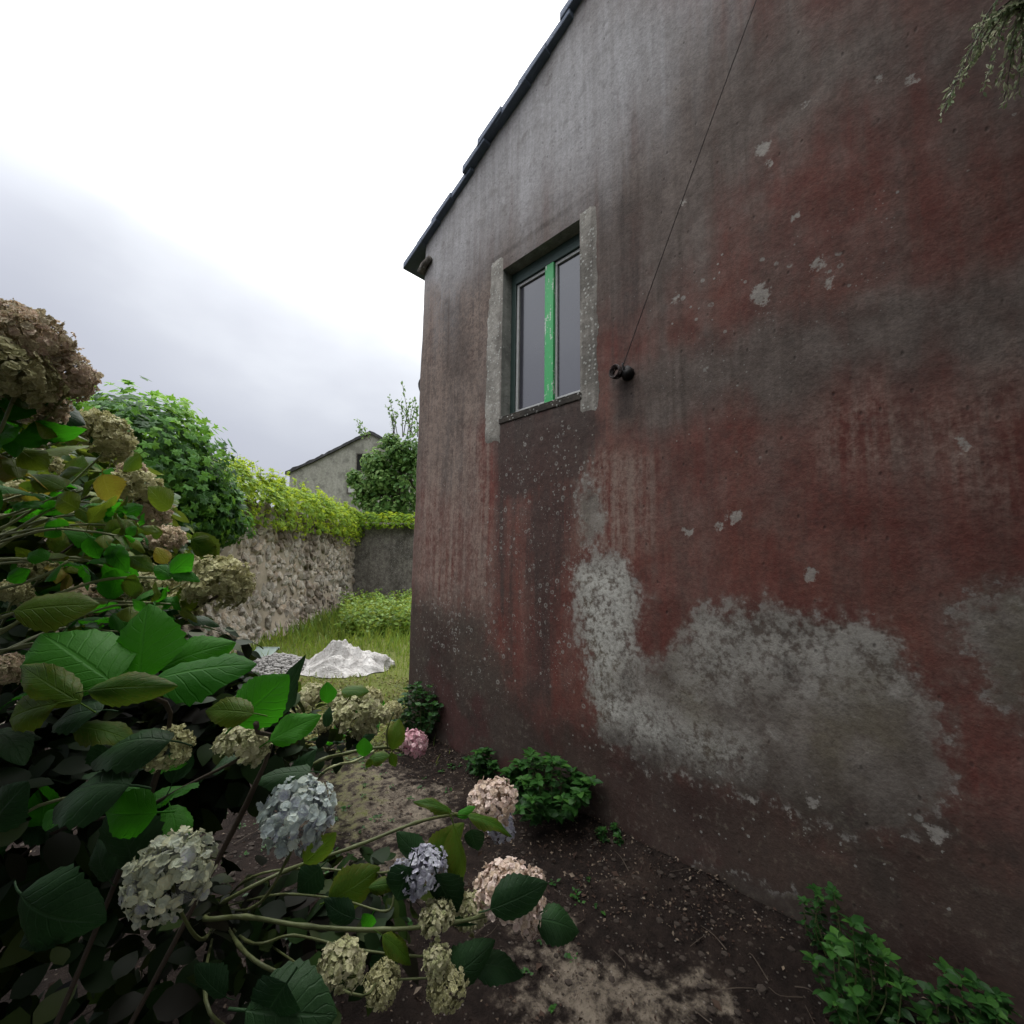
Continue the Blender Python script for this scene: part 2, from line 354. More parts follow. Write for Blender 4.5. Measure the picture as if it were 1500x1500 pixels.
def mat_ground():
    t = NT('garden_soil'); n1 = t.noise(2.2, 8, .62); n2 = t.noise(14, 8, .65); n3 = t.noise(70, 6, .65)
    soil = t.mix(t.step(n2, .3, .7), (.008, .0055, .0045), (.022, .015, .012))
    soil = t.mix(t.step(n1, .5, .72), soil, (.031, .021, .016))
    sandc = t.mix(t.step(n2, .3, .7), (.075, .061, .047), (.190, .158, .122))
    sandc = t.mix(t.math('MULTIPLY', t.step(n3, .52, .66), .75), sandc, (.035, .026, .021))
    a = t.math('ADD', t.attr('sand'), t.math('MULTIPLY', t.math('SUBTRACT', n1, .5), 1.6)); a = t.math('ADD', a, t.math('MULTIPLY', t.math('SUBTRACT', n2, .5), 2.4))
    c = t.mix(t.math('MULTIPLY', t.step(a, .30, .95), .9), soil, sandc)
    g = t.math('ADD', t.attr('green'), t.math('MULTIPLY', t.math('SUBTRACT', n2, .5), 1.1))
    gc = t.mix(n3, (.045, .062, .014), (.13, .14, .035))
    c = t.mix(t.step(g, .35, .8), c, gc)
    v = t.vor(75); r = t.n('ShaderNodeSeparateColor', {0: v.outputs['Color']})
    peb = t.math('MULTIPLY', t.step(v.outputs['Distance'], .42, .3), t.step(r.outputs[0], .9, .93))
    c = t.mix(t.math('MULTIPLY', peb, .45), c, t.mix(r.outputs[1], (.10, .08, .06), (.30, .27, .24)))
    h = t.math('ADD', t.math('ADD', n2, t.math('MULTIPLY', n3, .7)), t.math('MULTIPLY', peb, .5))
    return t.done(c, .95, t.bump(h, 1.0, .02), .12)
M['ground'] = mat_ground()
def mat_stone():
    t = NT('rubble_stone'); v = t.attr('tint'); n = t.noise(11, 8, .65); n2 = t.noise(50, 5, .65)
    r = t.n('ShaderNodeValToRGB', {0: v}); el = r.color_ramp.elements
    el[0].color = (.16, .135, .105, 1); el[1].color = (.50, .45, .37, 1)
    for p, c in ((.35, (.28, .235, .18, 1)), (.6, (.38, .325, .255, 1)), (.8, (.36, .275, .195, 1))): e = el.new(p); e.color = c
    c = t.mix(t.step(n, .35, .7), r.outputs[0], (.40, .385, .345)); c = t.mix(t.math('MULTIPLY', t.step(n2, .5, .68), .6), c, (.07, .058, .045))
    zz = t.n('ShaderNodeSeparateXYZ', {0: t.co()}).outputs[2]
    c = t.mix(t.math('MULTIPLY', t.step(t.math('ADD', t.noise(1.3, 6, .6), t.math('MULTIPLY', t.step(zz, 1.7, 2.5), .16)), .47, .63), .75), c, (.12, .088, .066))
    return t.done(c, .92, t.bump(t.math('ADD', n, n2), .8, .03), .2)
M['stone'] = mat_stone()
M['mortar'] = plain('earth_mortar', (.30, .255, .195), .95, .5, 9, .9)
M['gravel'] = plain('grey_gravel', (.26, .25, .24), .9, .5, 30, .5)
M['stem'] = plain('green_brown_stem', (.085, .100, .034), .55, .5, 14, .25)
M['pale_stem'] = plain('pale_green_stem', (.25, .27, .13), .55, .3, 14, .2)
M['dry_stem'] = plain('dry_brown_stem', (.055, .040, .028), .75, .45, 18, .35)
M['bark'] = plain('grey_bark', (.07, .056, .045), .9, .4, 14, .8)
M['litter'] = mat_foliage('dry_litter', [(.035, .020, .015), (.07, .045, .032), (.20, .16, .12), (.16, .11, .07)], .1, .8, .15)
M['leaf_green'] = mat_leaf('hydrangea_leaf_green', (.018, .105, .006), (.036, .165, .009), .42, .6, tc=(.055, .33, .010))
M['leaf_dark'] = mat_leaf('hydrangea_leaf_dark', (.007, .026, .008), (.018, .050, .015), .2, .5)
M['leaf_olive'] = mat_leaf('hydrangea_leaf_olive', (.028, .084, .006), (.070, .130, .010), .34, .5, spot=.45)
M['leaf_lime'] = mat_leaf('hydrangea_leaf_lime', (.075, .135, .010), (.14, .20, .014), .4, .5, spot=.25)
M['leaf_yellow'] = mat_leaf('hydrangea_leaf_yellow', (.14, .165, .014), (.25, .235, .022), .36, .5, spot=.7)
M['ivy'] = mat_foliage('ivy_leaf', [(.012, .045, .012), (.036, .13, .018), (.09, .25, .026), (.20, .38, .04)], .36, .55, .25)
M['vine'] = mat_foliage('lime_vine_leaf', [(.055, .130, .014), (.12, .235, .018), (.25, .38, .024), (.44, .52, .035)], .42, .55, .2)
M['tree'] = mat_foliage('tree_leaf', [(.028, .080, .018), (.060, .150, .028), (.115, .225, .045), (.24, .34, .12)], .38, .55, .2)
M['weed'] = mat_foliage('weed_leaf', [(.010, .036, .008), (.018, .066, .012), (.034, .110, .018), (.060, .160, .024)], .3, .5, .22)
M['grass'] = mat_foliage('grass_blade', [(.05, .11, .014), (.10, .20, .020), (.18, .30, .028), (.30, .32, .06)], .35, .5)
M['moss'] = mat_foliage('yellow_moss', [(.05, .06, .016), (.10, .115, .022), (.17, .17, .04), (.15, .11, .05)], .3, .7)
M['conifer'] = mat_foliage('drooping_foliage', [(.025, .070, .014), (.06, .14, .025), (.13, .22, .05), (.55, .55, .38)], .42, .5)
P_BROWN = mat_petal('faded_brown_petal', [(.20, .15, .10), (.46, .40, .25), (.58, .42, .34), (.66, .60, .40)])
P_OLIVE = mat_petal('faded_olive_petal', [(.16, .155, .06), (.36, .35, .16), (.48, .46, .24), (.60, .56, .36)])
P_GREEN = mat_petal('greenish_cream_petal', [(.20, .23, .09), (.36, .37, .18), (.46, .44, .26), (.52, .48, .34)])
P_BLUE = mat_petal('pale_blue_petal', [(.27, .26, .38), (.40, .46, .46), (.50, .58, .55), (.56, .58, .46)])
P_CREAM = mat_petal('cream_blue_petal', [(.30, .28, .40), (.42, .46, .38), (.55, .58, .42), (.62, .58, .36)])
P_PINK = mat_petal('cream_pink_petal', [(.38, .29, .19), (.55, .42, .32), (.63, .48, .43), (.76, .68, .59)])
P_ROSE = mat_petal('rose_pink_petal', [(.42, .20, .26), (.58, .30, .36), (.66, .42, .46), (.60, .50, .46)])
P_LILAC = mat_petal('lilac_grey_petal', [(.18, .17, .24), (.32, .31, .38), (.42, .42, .48), (.50, .52, .54)])

# ================================================================== ground
def sdf(poly, Y, Z):                          # signed distance, positive inside
    p = np.array(poly); n = len(p); d = np.full(Y.shape, 1e9); ins = np.zeros(Y.shape, bool)
    for i in range(n):
        a, b = p[i], p[(i+1) % n]; e = b-a; wy, wz = Y-a[0], Z-a[1]
        t = np.clip((wy*e[0]+wz*e[1])/(e@e+1e-12), 0, 1)
        d = np.minimum(d, np.hypot(wy-e[0]*t, wz-e[1]*t))
        c = ((a[1] <= Z) & (b[1] > Z)) | ((b[1] <= Z) & (a[1] > Z))
        with np.errstate(divide='ignore', invalid='ignore'):
            xi = a[0]+(Z-a[1])/(b[1]-a[1]+1e-12)*e[0]
        ins ^= c & (Y < xi)
    return np.where(ins, d, -d)
def soft(s, wd): return np.clip(.5+s/(2*wd), 0, 1)
def gz(x, y):
    v = noise.noise(Vector((x*.7, y*.7, 3)))*.035 + noise.noise(Vector((x*2.6, y*2.6, 7)))*.026
    if abs(x) < 4 and -2 < y < 7: v += noise.noise(Vector((x*8, y*8, 1)))*.016
    v += .10*max(0, 1-math.hypot(x-.35, y-1.9)/1.3)                        # bank under the hydrangeas
    v += .07*max(0, 1-abs(WX-x)/.28) if x < WX and -4 < y < 3.9 else 0     # soil heaped against the gable
    return v
axis = lambda a, b, st: list(np.arange(a, b, st))
gx = [-400, -150, -60, -25, -12, -7, -5] + axis(-4, 4.01, .055) + axis(4.3, 14, .35) + [17, 22, 30, 60, 150, 400]
gy = [-400, -150, -60, -25, -12, -6, -4, -3] + axis(-2, 6.5, .055) + axis(6.8, 20, .3) + [24, 30, 45, 80, 160, 400]
GXX, GYY = np.meshgrid(gx, gy, indexing='ij'); nx, ny = GXX.shape
gv = [(x, y, gz(x, y)) for x, y in zip(GXX.ravel(), GYY.ravel())]
gf = [(i*ny+j, (i+1)*ny+j, (i+1)*ny+j+1, i*ny+j+1) for i in range(nx-1) for j in range(ny-1)]
def gpoly(pts): return [tuple(G(*p)[:2]) for p in pts]
sand = np.zeros(GXX.shape)
for pts in ([(470,1140),(560,1112),(650,1150),(660,1200),(600,1250),(500,1240),(470,1190)], [(760,1400),(850,1375),(980,1425),(1080,1475),(1050,1520),(760,1520)],
            [(480,1240),(620,1240),(620,1310),(500,1330)], [(430,1010),(520,1040),(500,1090),(400,1060)]):
    sand = np.maximum(sand, .92*soft(sdf(gpoly(pts), GXX, GYY), .20))
dep = GXX*FWD.x+GYY*FWD.y
green = np.clip((dep-3.6)/1.6, 0, 1)
green = np.maximum(green, soft(sdf(gpoly([(520,1020),(595,1005),(592,1075),(560,1100),(500,1080)]), GXX, GYY), .12))
green = np.maximum(green, .5*soft(sdf(gpoly([(440,1090),(560,1090),(600,1150),(560,1260),(430,1260)]), GXX, GYY), .25))
ground = obj('ground', mesh('ground', gv, gf, M['ground'], True, {'sand': sand.ravel(), 'green': green.ravel()}))
tag(ground, 'bare brown garden soil with pale sandy patches and mossy edges', 'ground', kind='structure')

# ================================================================== gable house
YC = W(604, 800)[0]; ZE = W(617, 400)[1]                                # corner and eaves
v0 = W(600, 393); v1 = W(850, 0); SLOPE = (v1[1]-v0[1])/(v0[0]-v1[0])
YR = -.55                                                              # ridge
def roofline(y): return v0[1]-.03+SLOPE*(v0[0]-y) if y > YR else v0[1]-.03+SLOPE*(v0[0]-2*YR+y)
WY1, WZ1 = W(737, 397)[0], W(740, 397)[1]; WY0, WZ0 = W(850, 577)[0], W(850, 577)[1]
WZ1 = (W(737,397)[1]+W(847,320)[1])/2; WZ0 = (W(746,607)[1]+W(852,577)[1])/2
house = thing('house', 'weathered red and grey rendered gable house with a blue grey roof edge and green window', 'house', (WX, YC, 0))
YB = 2*YR-YC
ys = sorted(set([round(v, 4) for v in np.arange(YB, YC, .022)] + [YC]))
ys = [y for y in ys if abs(y-WY0) > .012 and abs(y-WY1) > .012] + [WY0, WY1]; ys.sort()
zs = [round(v, 4) for v in np.arange(-.3, 6.9, .022)]; zs = [z for z in zs if abs(z-WZ0) > .012 and abs(z-WZ1) > .012] + [WZ0, WZ1]; zs.sort()
YY, ZZ = np.meshgrid(ys, zs, indexing='ij'); rl = np.array([roofline(y) for y in ys]); ZZ = np.minimum(ZZ, rl[:, None])
XX = np.full(YY.shape, WX)
for i in range(YY.shape[0]):
    for j in range(YY.shape[1]):
        y, z = YY[i, j], ZZ[i, j]
        if z < roofline(y)-.001:
            XX[i, j] += .012*noise.noise(Vector((y*1.1, z*1.1, 2)))+.004*noise.noise(Vector((y*6, z*6, 4)))
dw = np.maximum(np.maximum(WY0-YY, YY-WY1), np.maximum(WZ0-ZZ, ZZ-WZ1)); XX = np.where(dw < .14, WX, XX)
ce = np.clip((YY-(YC-.10))/.10, 0, 1)
YJ = YY + ce*np.array([[.020*noise.noise(Vector((z*1.5, 9, 0)))+.006*noise.noise(Vector((z*9, 3, 0))) for z in row] for row in ZZ])
XX = XX + .02*np.clip((YY-(YC-.03))/.03, 0, 1)**2
ni, nj = YY.shape; fl = []
for i in range(ni-1):
    ym = (ys[i]+ys[i+1])/2
    for j in range(nj-1):
        if ZZ[i, j] >= rl[i]-1e-6 and ZZ[i+1, j] >= rl[i+1]-1e-6: continue
        zm = (zs[j]+zs[j+1])/2
        if WY0 < ym < WY1 and WZ0 < zm < WZ1: continue
        fl.append((i*nj+j, i*nj+j+1, (i+1)*nj+j+1, (i+1)*nj+j))
def wp(pts): return [W(*p) for p in pts]
def S(pts): return sdf(wp(pts), YY, ZZ)
mx = np.maximum
grey = soft(S([(560,350),(850,-30),(1600,-30),(1600,150),(1400,230),(1230,170),(1120,230),(1040,380),(960,470),(885,500),(880,640),(700,640),(690,760),(590,700)]), .35)
grey = mx(grey, .95*soft(S([(1050,490),(1250,430),(1600,350),(1600,590),(1420,560),(1290,545),(1180,610),(1060,590),(960,640),(890,640),(880,540)]), .16))
grey = mx(grey, .42*soft(S([(590,560),(715,560),(720,880),(690,1000),(590,1060)]), .15))
grey = mx(grey, .45*soft(S([(1060,300),(1500,260),(1500,480),(1060,480)]), .4))
grey = mx(grey, .22*soft(S([(860,640),(1200,620),(1200,800),(940,830),(860,780)]), .12)); grey = mx(grey, .15)
top = 1.05*soft(S([(560,380),(850,-30),(1090,-60),(985,120),(900,240),(850,300),(770,330),(700,390),(640,470),(600,470)]), .75)
pale = mx(soft(S([(1195,600),(1285,545),(1320,600),(1420,590),(1500,480),(1500,760),(1360,700),(1210,690)]), .09), soft(S([(845,650),(960,670),(960,800),(900,820),(845,800)]), .07))
pale = mx(pale, soft(S([(620,420),(735,420),(715,900),(610,900)]), .1)*.95)
dark = soft(S([(724,618),(868,588),(886,625),(872,660),(846,705),(790,722),(742,735),(740,900),(729,900)]), .085)*1.15
dark = mx(dark, .95*soft(S([(775,700),(846,690),(838,780),(822,860),(808,1020),(775,1040),(780,900),(768,800)]), .10))
dark = mx(dark, .45*soft(S([(735,640),(765,640),(760,1000),(735,1000)]), .06))
dark = mx(dark, .62*soft(S([(880,300),(960,250),(960,420),(905,560),(880,470)]), .14))
dark = mx(dark, .75*soft(S([(900,560),(932,556),(928,612),(905,615)]), .04))
dark = mx(dark, .6*soft(S([(640,430),(680,420),(700,560),(650,560)]), .1)); dark = mx(dark, 1.2*soft(S([(1195,1026),(1252,1022),(1252,1058),(1200,1058)]), .03))
dark = mx(dark, .7*soft(S([(590,930),(700,950),(780,1060),(900,1180),(900,1240),(590,1090)]), .12))
dark = mx(dark, .8*soft(S([(1240,1230),(1300,1240),(1330,1320),(1290,1330)]), .04))
foot = soft(S([(560,860),(700,890),(740,970),(790,1040),(880,1055),(960,1085),(1050,1120),(1160,1125),(1280,1165),(1390,1160),(1520,1270),(1700,1330),(1700,1700),(880,1330),(590,1130)]), .22)
bare = S([(838,832),(872,812),(912,820),(938,870),(930,940),(952,978),(975,960),(1000,925),(1035,898),(1110,884),(1210,905),(1300,922),(1345,965),(1380,1050),(1392,1150),(1362,1205),(1270,1228),(1180,1200),(1090,1165),(960,1125),(880,1085),(862,1000),(848,910)])
bare = mx(bare, S([(1425,890),(1455,855),(1520,840),(1520,1080),(1450,1020),(1430,960)]))
bare = mx(bare, S([(845,705),(868,690),(890,740),(880,800),(850,800)])-.03)
bare = mx(bare, S([(990,1268),(1040,1278),(1120,1300),(1200,1335),(1240,1400),(1180,1410),(1080,1350),(1000,1290)])-.02)
white = soft(S([(835,820),(935,820),(935,960),(900,1000),(1000,1060),(1090,1095),(1090,1120),(960,1110),(880,1080),(850,950)]), .12)
white = mx(white, .5*soft(S([(1000,880),(1320,900),(1330,1000),(1000,1010)]), .12))
chip = np.full(YY.shape, -1.)
for px, py, r in ((1117,217,.040),(1114,433,.05),(1196,388,.032),(1212,415,.026),(1190,840,.035),(1007,779,.030),(1000,297,.018),(1163,318,.020),(1128,240,.018),(1335,117,.022),(1075,758,.035),(1055,772,.022),(1408,653,.022),(1369,1217,.03),(1102,1174,.022),(1190,1172,.022),(1158,1196,.022),(990,440,.018),(1287,118,.016),(1180,150,.02),(955,888,-.1)):
    a = W(px, py); chip = mx(chip, r-np.hypot(YY-a[0], (ZZ-a[1])*.85))
lich = .05+.85*soft(S([(690,880),(730,640),(860,600),(900,700),(860,1020),(760,1010),(700,960)]), .16)
lich = mx(lich, .95*soft(S([(800,780),(880,780),(900,1060),(960,1120),(860,1100),(800,1000)]), .12)); lich = mx(lich, .7*soft(S([(600,860),(760,860),(780,1040),(600,1040)]), .2))
lich = mx(lich, .5*soft(S([(940,400),(1320,300),(1320,440),(1000,640)]), .2)); lich = mx(lich, .55*soft(S([(880,1080),(1250,1120),(1420,1200),(1400,1330),(1000,1250)]), .15))
lich = lich*(1-.8*soft(S([(560,350),(850,-30),(1600,-30),(1500,140),(1000,260),(880,300),(700,390)]), .4))
me = mesh('gable_wall', np.stack([XX, YJ, ZZ], -1).reshape(-1, 3), fl, M['gable'], True,
          {k: v.ravel() for k, v in dict(grey=grey, top=top, pale=pale, dark=dark, foot=foot, bare=bare, white=white, chip=chip, lichen=lich).items()})
obj('gable_wall', me, house)
HX = WX+9.0
b = MB()
b.add([(WX+.02, YC, -.3), (HX, YC, -.3), (HX, YC, ZE+.05), (WX+.02, YC, ZE+.05)], [(0, 1, 2, 3)])
b.add([(WX, YB, -.3), (HX, YB, -.3), (HX, YB, ZE+.05), (WX, YB, ZE+.05)], [(3, 2, 1, 0)])
b.add([(HX, YB, -.3), (HX, YC, -.3), (HX, YC, ZE), (HX, YR, roofline(YR)), (HX, YB, ZE)], [(0, 1, 2, 3, 4)])
b.build('rear_walls', M['old_plaster'], house)
# roof: slab with a stepped row of verge slates
b = MB(); YE = v0[0]-.06; n_s = 17; OV = .065
for side in (1, -1):
    def pt(t, x, dz): y = YE+(YR-YE)*t; yy = y if side > 0 else 2*YR-y; return (x, yy, v0[1]+SLOPE*(v0[0]-y)+dz)
    Lh = math.hypot(YE-YR, SLOPE*(YE-YR))
    k = 0; t = 0.
    while t < 1:
        st = (.24+.10*random.random())/Lh; t1 = min(1, t+st); ov = OV+random.uniform(-.024, .024); up = random.uniform(-.018, .018)
        x0, x1 = WX-ov, HX+.05
        q = [pt(t-.02, x0, -.03+up), pt(t1, x0, -.055+up), pt(t1, x1, -.055), pt(t-.02, x1, -.03), pt(t-.02, x0, .045+up), pt(t1, x0, .008+up), pt(t1, x1, .008), pt(t-.02, x1, .045)]
        b.add(q, [(0, 3, 2, 1), (4, 5, 6, 7), (0, 1, 5, 4), (1, 2, 6, 5), (2, 3, 7, 6), (3, 0, 4, 7)]); t = t1
b.build('roof', M['roof'], house, bevel=.008)
# mortar lump under the eaves
b = MB(); e = W(628, 388)
b.tube([(WX-.03, e[0]+.10, e[1]-.06), (WX-.035, e[0]+.03, e[1]+.0), (WX-.03, e[0]-.07, e[1]+.03)], .045, .03, 7); b.build('eaves_stone', M['old_plaster'], house, True)
# window
WD = .20
b = MB(); x0, x1 = WX, WX+WD
b.add([(x0, WY0, WZ0), (x0, WY1, WZ0), (x0, WY1, WZ1), (x0, WY0, WZ1), (x1, WY0, WZ0), (x1, WY1, WZ0), (x1, WY1, WZ1), (x1, WY0, WZ1)],
      [(0, 1, 5, 4), (1, 2, 6, 5), (2, 3, 7, 6), (3, 0, 4, 7)])
b.build('window_reveal', M['reveal'], house)
b = MB(); FX = WX+.105
def fr(bm, y0, y1, z0, z1, wd, xa, xb):
    bm.box(xa, xb, y0, y0+wd, z0, z1); bm.box(xa, xb, y1-wd, y1, z0, z1); bm.box(xa, xb, y0+wd, y1-wd, z0, z0+wd); bm.box(xa, xb, y0+wd, y1-wd, z1-wd, z1)
fr(b, WY0+.001, WY1-.001, WZ0+.001, WZ1-.001, .055, FX, FX+.06); b.box(FX-.006, FX+.05, WY0+.056, WY1-.056, WZ1-.115, WZ1-.056)
win = b.build('window', M['dark_wood'], house, bevel=.004); win['label'] = 'casement window with a bright green peeling centre post'
YM = (W(797, 480)[0]+W(811, 480)[0])/2*(FX-.012)/WX
b = MB(); b.box(FX-.012, FX+.04, YM-.045, YM+.045, WZ0+.05, WZ1-.118); o = b.build('mullion', M['green_paint'], win, bevel=.005); o['label'] = 'bright green peeling centre post'
b = MB()
for y0, y1 in ((WY0+.057, YM-.038), (YM+.038, WY1-.057)): fr(b, y0, y1, WZ0+.057, WZ1-.117, .026, FX+.012, FX+.045)
b.build('sash', M['white_paint'], win, bevel=.003)
b = MB(); b.box(FX+.028, FX+.034, WY0+.06, WY1-.06, WZ0+.06, WZ1-.06); b.build('pane', M['glass'], win)
b = MB(); b.box(FX+.5, FX+.505, WY0-.3, WY1+.3, WZ0-.3, WZ1+.3); 
# raised plaster bands and sill
def band(name, y0, y1, z0, z1, mat, th=.012, seed=0):
    ya = np.linspace(y0, y1, 9); za = np.linspace(z0, z1, 60); vs = []; fs = []
    for i, y in enumerate(ya):
        for j, z in enumerate(za):
            e = i in (0, 8); f = j in (0, 59)
            jy = .020*noise.noise(Vector((z*7, y*3, seed)))+.011*noise.noise(Vector((z*40, i, seed))) if e and abs(y-WY0) > .01 and abs(y-WY1) > .01 else 0
            jz = .05*noise.noise(Vector((y*30, j, seed))) if f else 0
            vs.append((WX-(0.0 if (e or f) else th+.004*noise.noise(Vector((y*20, z*20, seed)))), y+jy, z+jz))
    for i in range(8):
        for j in range(59): a = i*60+j; fs.append((a, a+1, a+61, a+60))
    return obj(name, mesh(name, vs, fs, mat, True), house)
l0, l1 = W(716, 390)[0], WY1+.001
band('window_surround', l1, l0, W(716, 650)[1], W(725, 383)[1], M['pale_band'], .004, 3)
band('window_surround', W(875, 450)[0], WY0-.001, W(875, 600)[1], W(873, 298)[1], M['pale_band'], .004, 8)
b = MB(); b.box(WX-.010, WX+.10, WY0-.012, WY1+.012, WZ0-.05, WZ0-.001); b.box(WX-.004, WX+.1, WY0+.002, WY1-.002, WZ0-.001, WZ0+.012)
b.build('window_sill', M['mossy_sill'], house, bevel=.012)
# hooked pipe end on the corner
e = W(606, 566)
b = MB(); b.tube(spline([(WX+.10, YC, e[1]+.12), (WX+.08, YC+.06, e[1]+.11), (WX+.06, YC+.085, e[1]+.04), (WX+.06, YC+.05, e[1]-.05), (WX+.06, YC+.005, e[1]-.11)]), .018, .012, 7)
b.build('pipe_hook', M['iron'], house, True)

# wire with its coil and hook, running up the gable
a0 = W(918, 535); a1 = W(1118, 0); a2 = (a1[0]-(a0[0]-a1[0])*.25, a1[1]+(a1[1]-a0[1])*.25)
cable = thing('cable', 'thin dark wire running up the gable from a small black coil right of the window', 'cable', (WX-.04, a0[0], a0[1]))
b = MB(); pts = []
for k in range(25):
    t = k/24; pts.append((WX-.035-.02*t, a0[0]+(a2[0]-a0[0])*t+.012*math.sin(PI*t), a0[1]+(a2[1]-a0[1])*t))
b.tube(pts, .0032, .0032, 5); b.build('wire', M['wire'], cable)
b = MB(); cc = W(909, 549)
for k in range(9):
    rr = .030+.006*(k % 3); ph = .9*k; tl = .6*math.sin(k*1.9)
    b.tube([(WX-.035-.005*k+tl*.03*math.cos(u), cc[0]+rr*math.cos(u), cc[1]+rr*.95*math.sin(u)) for u in np.linspace(ph, ph+2*PI*.97, 22)], .0042, .0042, 5)
b.build('coil', M['wire'], cable)
b = MB(); cc = W(921, 549); b.tube([(WX-.002, cc[0], cc[1]), (WX-.05, cc[0]-.005, cc[1]+.012)], .046, .036, 9); b.tube(spline([(WX-.04, cc[0], cc[1]), (WX-.055, cc[0]+.01, cc[1]+.05), (WX-.04, a0[0], a0[1])]), .008, .006, 6)
b.build('wall_hook', M['iron'], cable, True)

# ================================================================== rubble garden wall
def rock(rx, ry, rz, seed, sub=2):
    bm = bmesh.new(); bmesh.ops.create_icosphere(bm, subdivisions=sub, radius=1)
    for v in bm.verts:
        c = v.co.copy(); k = 1+.34*noise.noise(c*1.3+Vector((seed*3.7, seed, 1)))+.14*noise.noise(c*3.6+Vector((seed, 5, 2)))
        m = max(abs(c.x), abs(c.y), abs(c.z)); c = c*(.65+.35/m)*k
        v.co = Vector((c.x*rx, c.y*ry, c.z*rz))
    vs = [v.co.copy() for v in bm.verts]; fs = [tuple(x.index for x in f.verts) for f in bm.faces]; bm.free(); return vs, fs
ROCKS = [rock(1, 1, 1, s, 2) for s in range(14)]
A = G(330, 955); B = G(512, 890); wd = (B-A).normalized(); wn_ = Vector((wd.y, -wd.x, 0))  # normal towards the camera side
A0 = A-wd*4.2; LW = (B-A0).length; HW = 2.68
rw = thing('stone_wall', 'rough rubble stone garden wall under the trailing vines, left of the red house', 'wall', A0)
def wall_h(s): return HW+.10*noise.noise(Vector((s*.5, 2, 0)))
vs, fs, tint = [], [], []
s = 0; z = -.1; row = 0
while z < HW:
    hrow = random.uniform(.07, .24); s = -random.random()*.2
    while s < LW:
        lw = random.uniform(.07, .34)*random.uniform(.7, 1.1); zc = z+hrow/2+random.uniform(-.09, .09)
        rv, rf = random.choice(ROCKS); bt = max(0, 1-zc/.9)
        off = random.uniform(-.045, .02) + .30*bt*bt*(.5+.5*noise.noise(Vector((s*.9, 4, 0))))
        rot = Euler((random.uniform(-.6, .6), random.uniform(-.9, .9), random.uniform(-.6, .6))).to_matrix()
        c = A0+wd*(s+lw/2)+wn_*off; c.z = zc
        if random.random() > .07 and zc < wall_h(s):
            bb = len(vs); tv = random.random()
            for p in rv:
                q = rot @ Vector((p.x*lw*.56, p.y*.085, p.z*hrow*.62)); vs.append(tuple(c+wd*q.x+wn_*q.y+Vector((0, 0, q.z)))); tint.append(tv)
            fs += [tuple(i+bb for i in f) for f in rf]
        s += lw*random.choice((.7, .9, 1, 1.15))
    z += hrow*.86
obj('stonework', mesh('stonework', vs, fs, M['stone'], False, {'tint': tint}), rw)
b = MB(); vs = []; fs = []; NS = 220; NZ = 50
for i in range(NS+1):
    for j in range(NZ+1):
        s = LW*i/NS; z = -.2+(wall_h(s)+.2)*j/NZ; bt = max(0, 1-z/.9)
        p = A0+wd*s+wn_*(.025+.30*bt*bt*(.5+.5*noise.noise(Vector((s*.9, 4, 0))))+.075*noise.noise(Vector((s*1.1, z*1.1, 5)))+.02*noise.noise(Vector((s*3, z*3, 0)))); vs.append((p.x, p.y, z))
for i in range(NS):
    for j in range(NZ): a = i*(NZ+1)+j; fs.append((a, a+NZ+1, a+NZ+2, a+1))
nb = len(vs)
for i in range(NS+1):
    s = LW*i/NS; p = A0+wd*s-wn_*.45; vs.append((p.x, p.y, wall_h(s))); vs.append((p.x, p.y, -.2))
for i in range(NS):
    t0 = i*(NZ+1)+NZ; fs.append((t0, t0+NZ+1, nb+2*i+2, nb+2*i)); fs.append((nb+2*i, nb+2*i+2, nb+2*i+3, nb+2*i+1))
obj('mortar_core', mesh('mortar_core', vs, fs, M['mortar'], True), rw)

# ================================================================== plaster end wall
E0 = B+wd*.05; rt = Vector((RGT.x, RGT.y, 0)).normalized(); E1 = E0+rt*5.5
bd = (E1-E0).normalized(); bn = Vector((bd.y, -bd.x, 0)); HP = 2.86
ew = thing('plaster_wall', 'stained grey plaster wall closing the yard between stone wall and red house', 'wall', E0)
vs, fs = [], []; NS, NZ = 90, 40
for i in range(NS+1):
    for j in range(NZ+1):
        p = E0+bd*(5.5*i/NS)+bn*(.03*noise.noise(Vector((i*.12, j*.12, 6)))); vs.append((p.x, p.y, -.2+(HP+.2)*j/NZ))
for i in range(NS):
    for j in range(NZ): a = i*(NZ+1)+j; fs.append((a, a+NZ+1, a+NZ+2, a+1))
nb = len(vs)
for q in (E0, E1):
    p = q-bn*.3; vs += [(p.x, p.y, HP), (p.x, p.y, -.2)]
t0, t1 = NZ, NS*(NZ+1)+NZ; fs += [(t0, t1, nb+2, nb), (nb, nb+2, nb+3, nb+1), (0, NZ, nb, nb+1), (NS*(NZ+1), nb+3, nb+2, t1)]
obj('masonry', mesh('masonry', vs, fs, M['old_plaster'], True), ew)
vs, fs = [], []; N = 150
for i in range(N+1):
    s = 5.6*i/N-.03; zz = HP+.05+.022*math.sin(s*2*PI/.14)+.03*noise.noise(Vector((s, 0, 3)))
    for dn, dz in ((.16, -.06), (-.1, 0), (-.36, .05)):
        p = E0+bd*s+bn*dn; vs += [(p.x, p.y, zz+dz)]
for i in range(N):
    for j in (0, 1): a = i*3+j; fs.append((a, a+3, a+4, a+1))
o = obj('coping_sheet', mesh('coping_sheet', vs, fs, M['old_plaster'], True), ew); md = o.modifiers.new('thick', 'SOLIDIFY'); md.thickness = .012

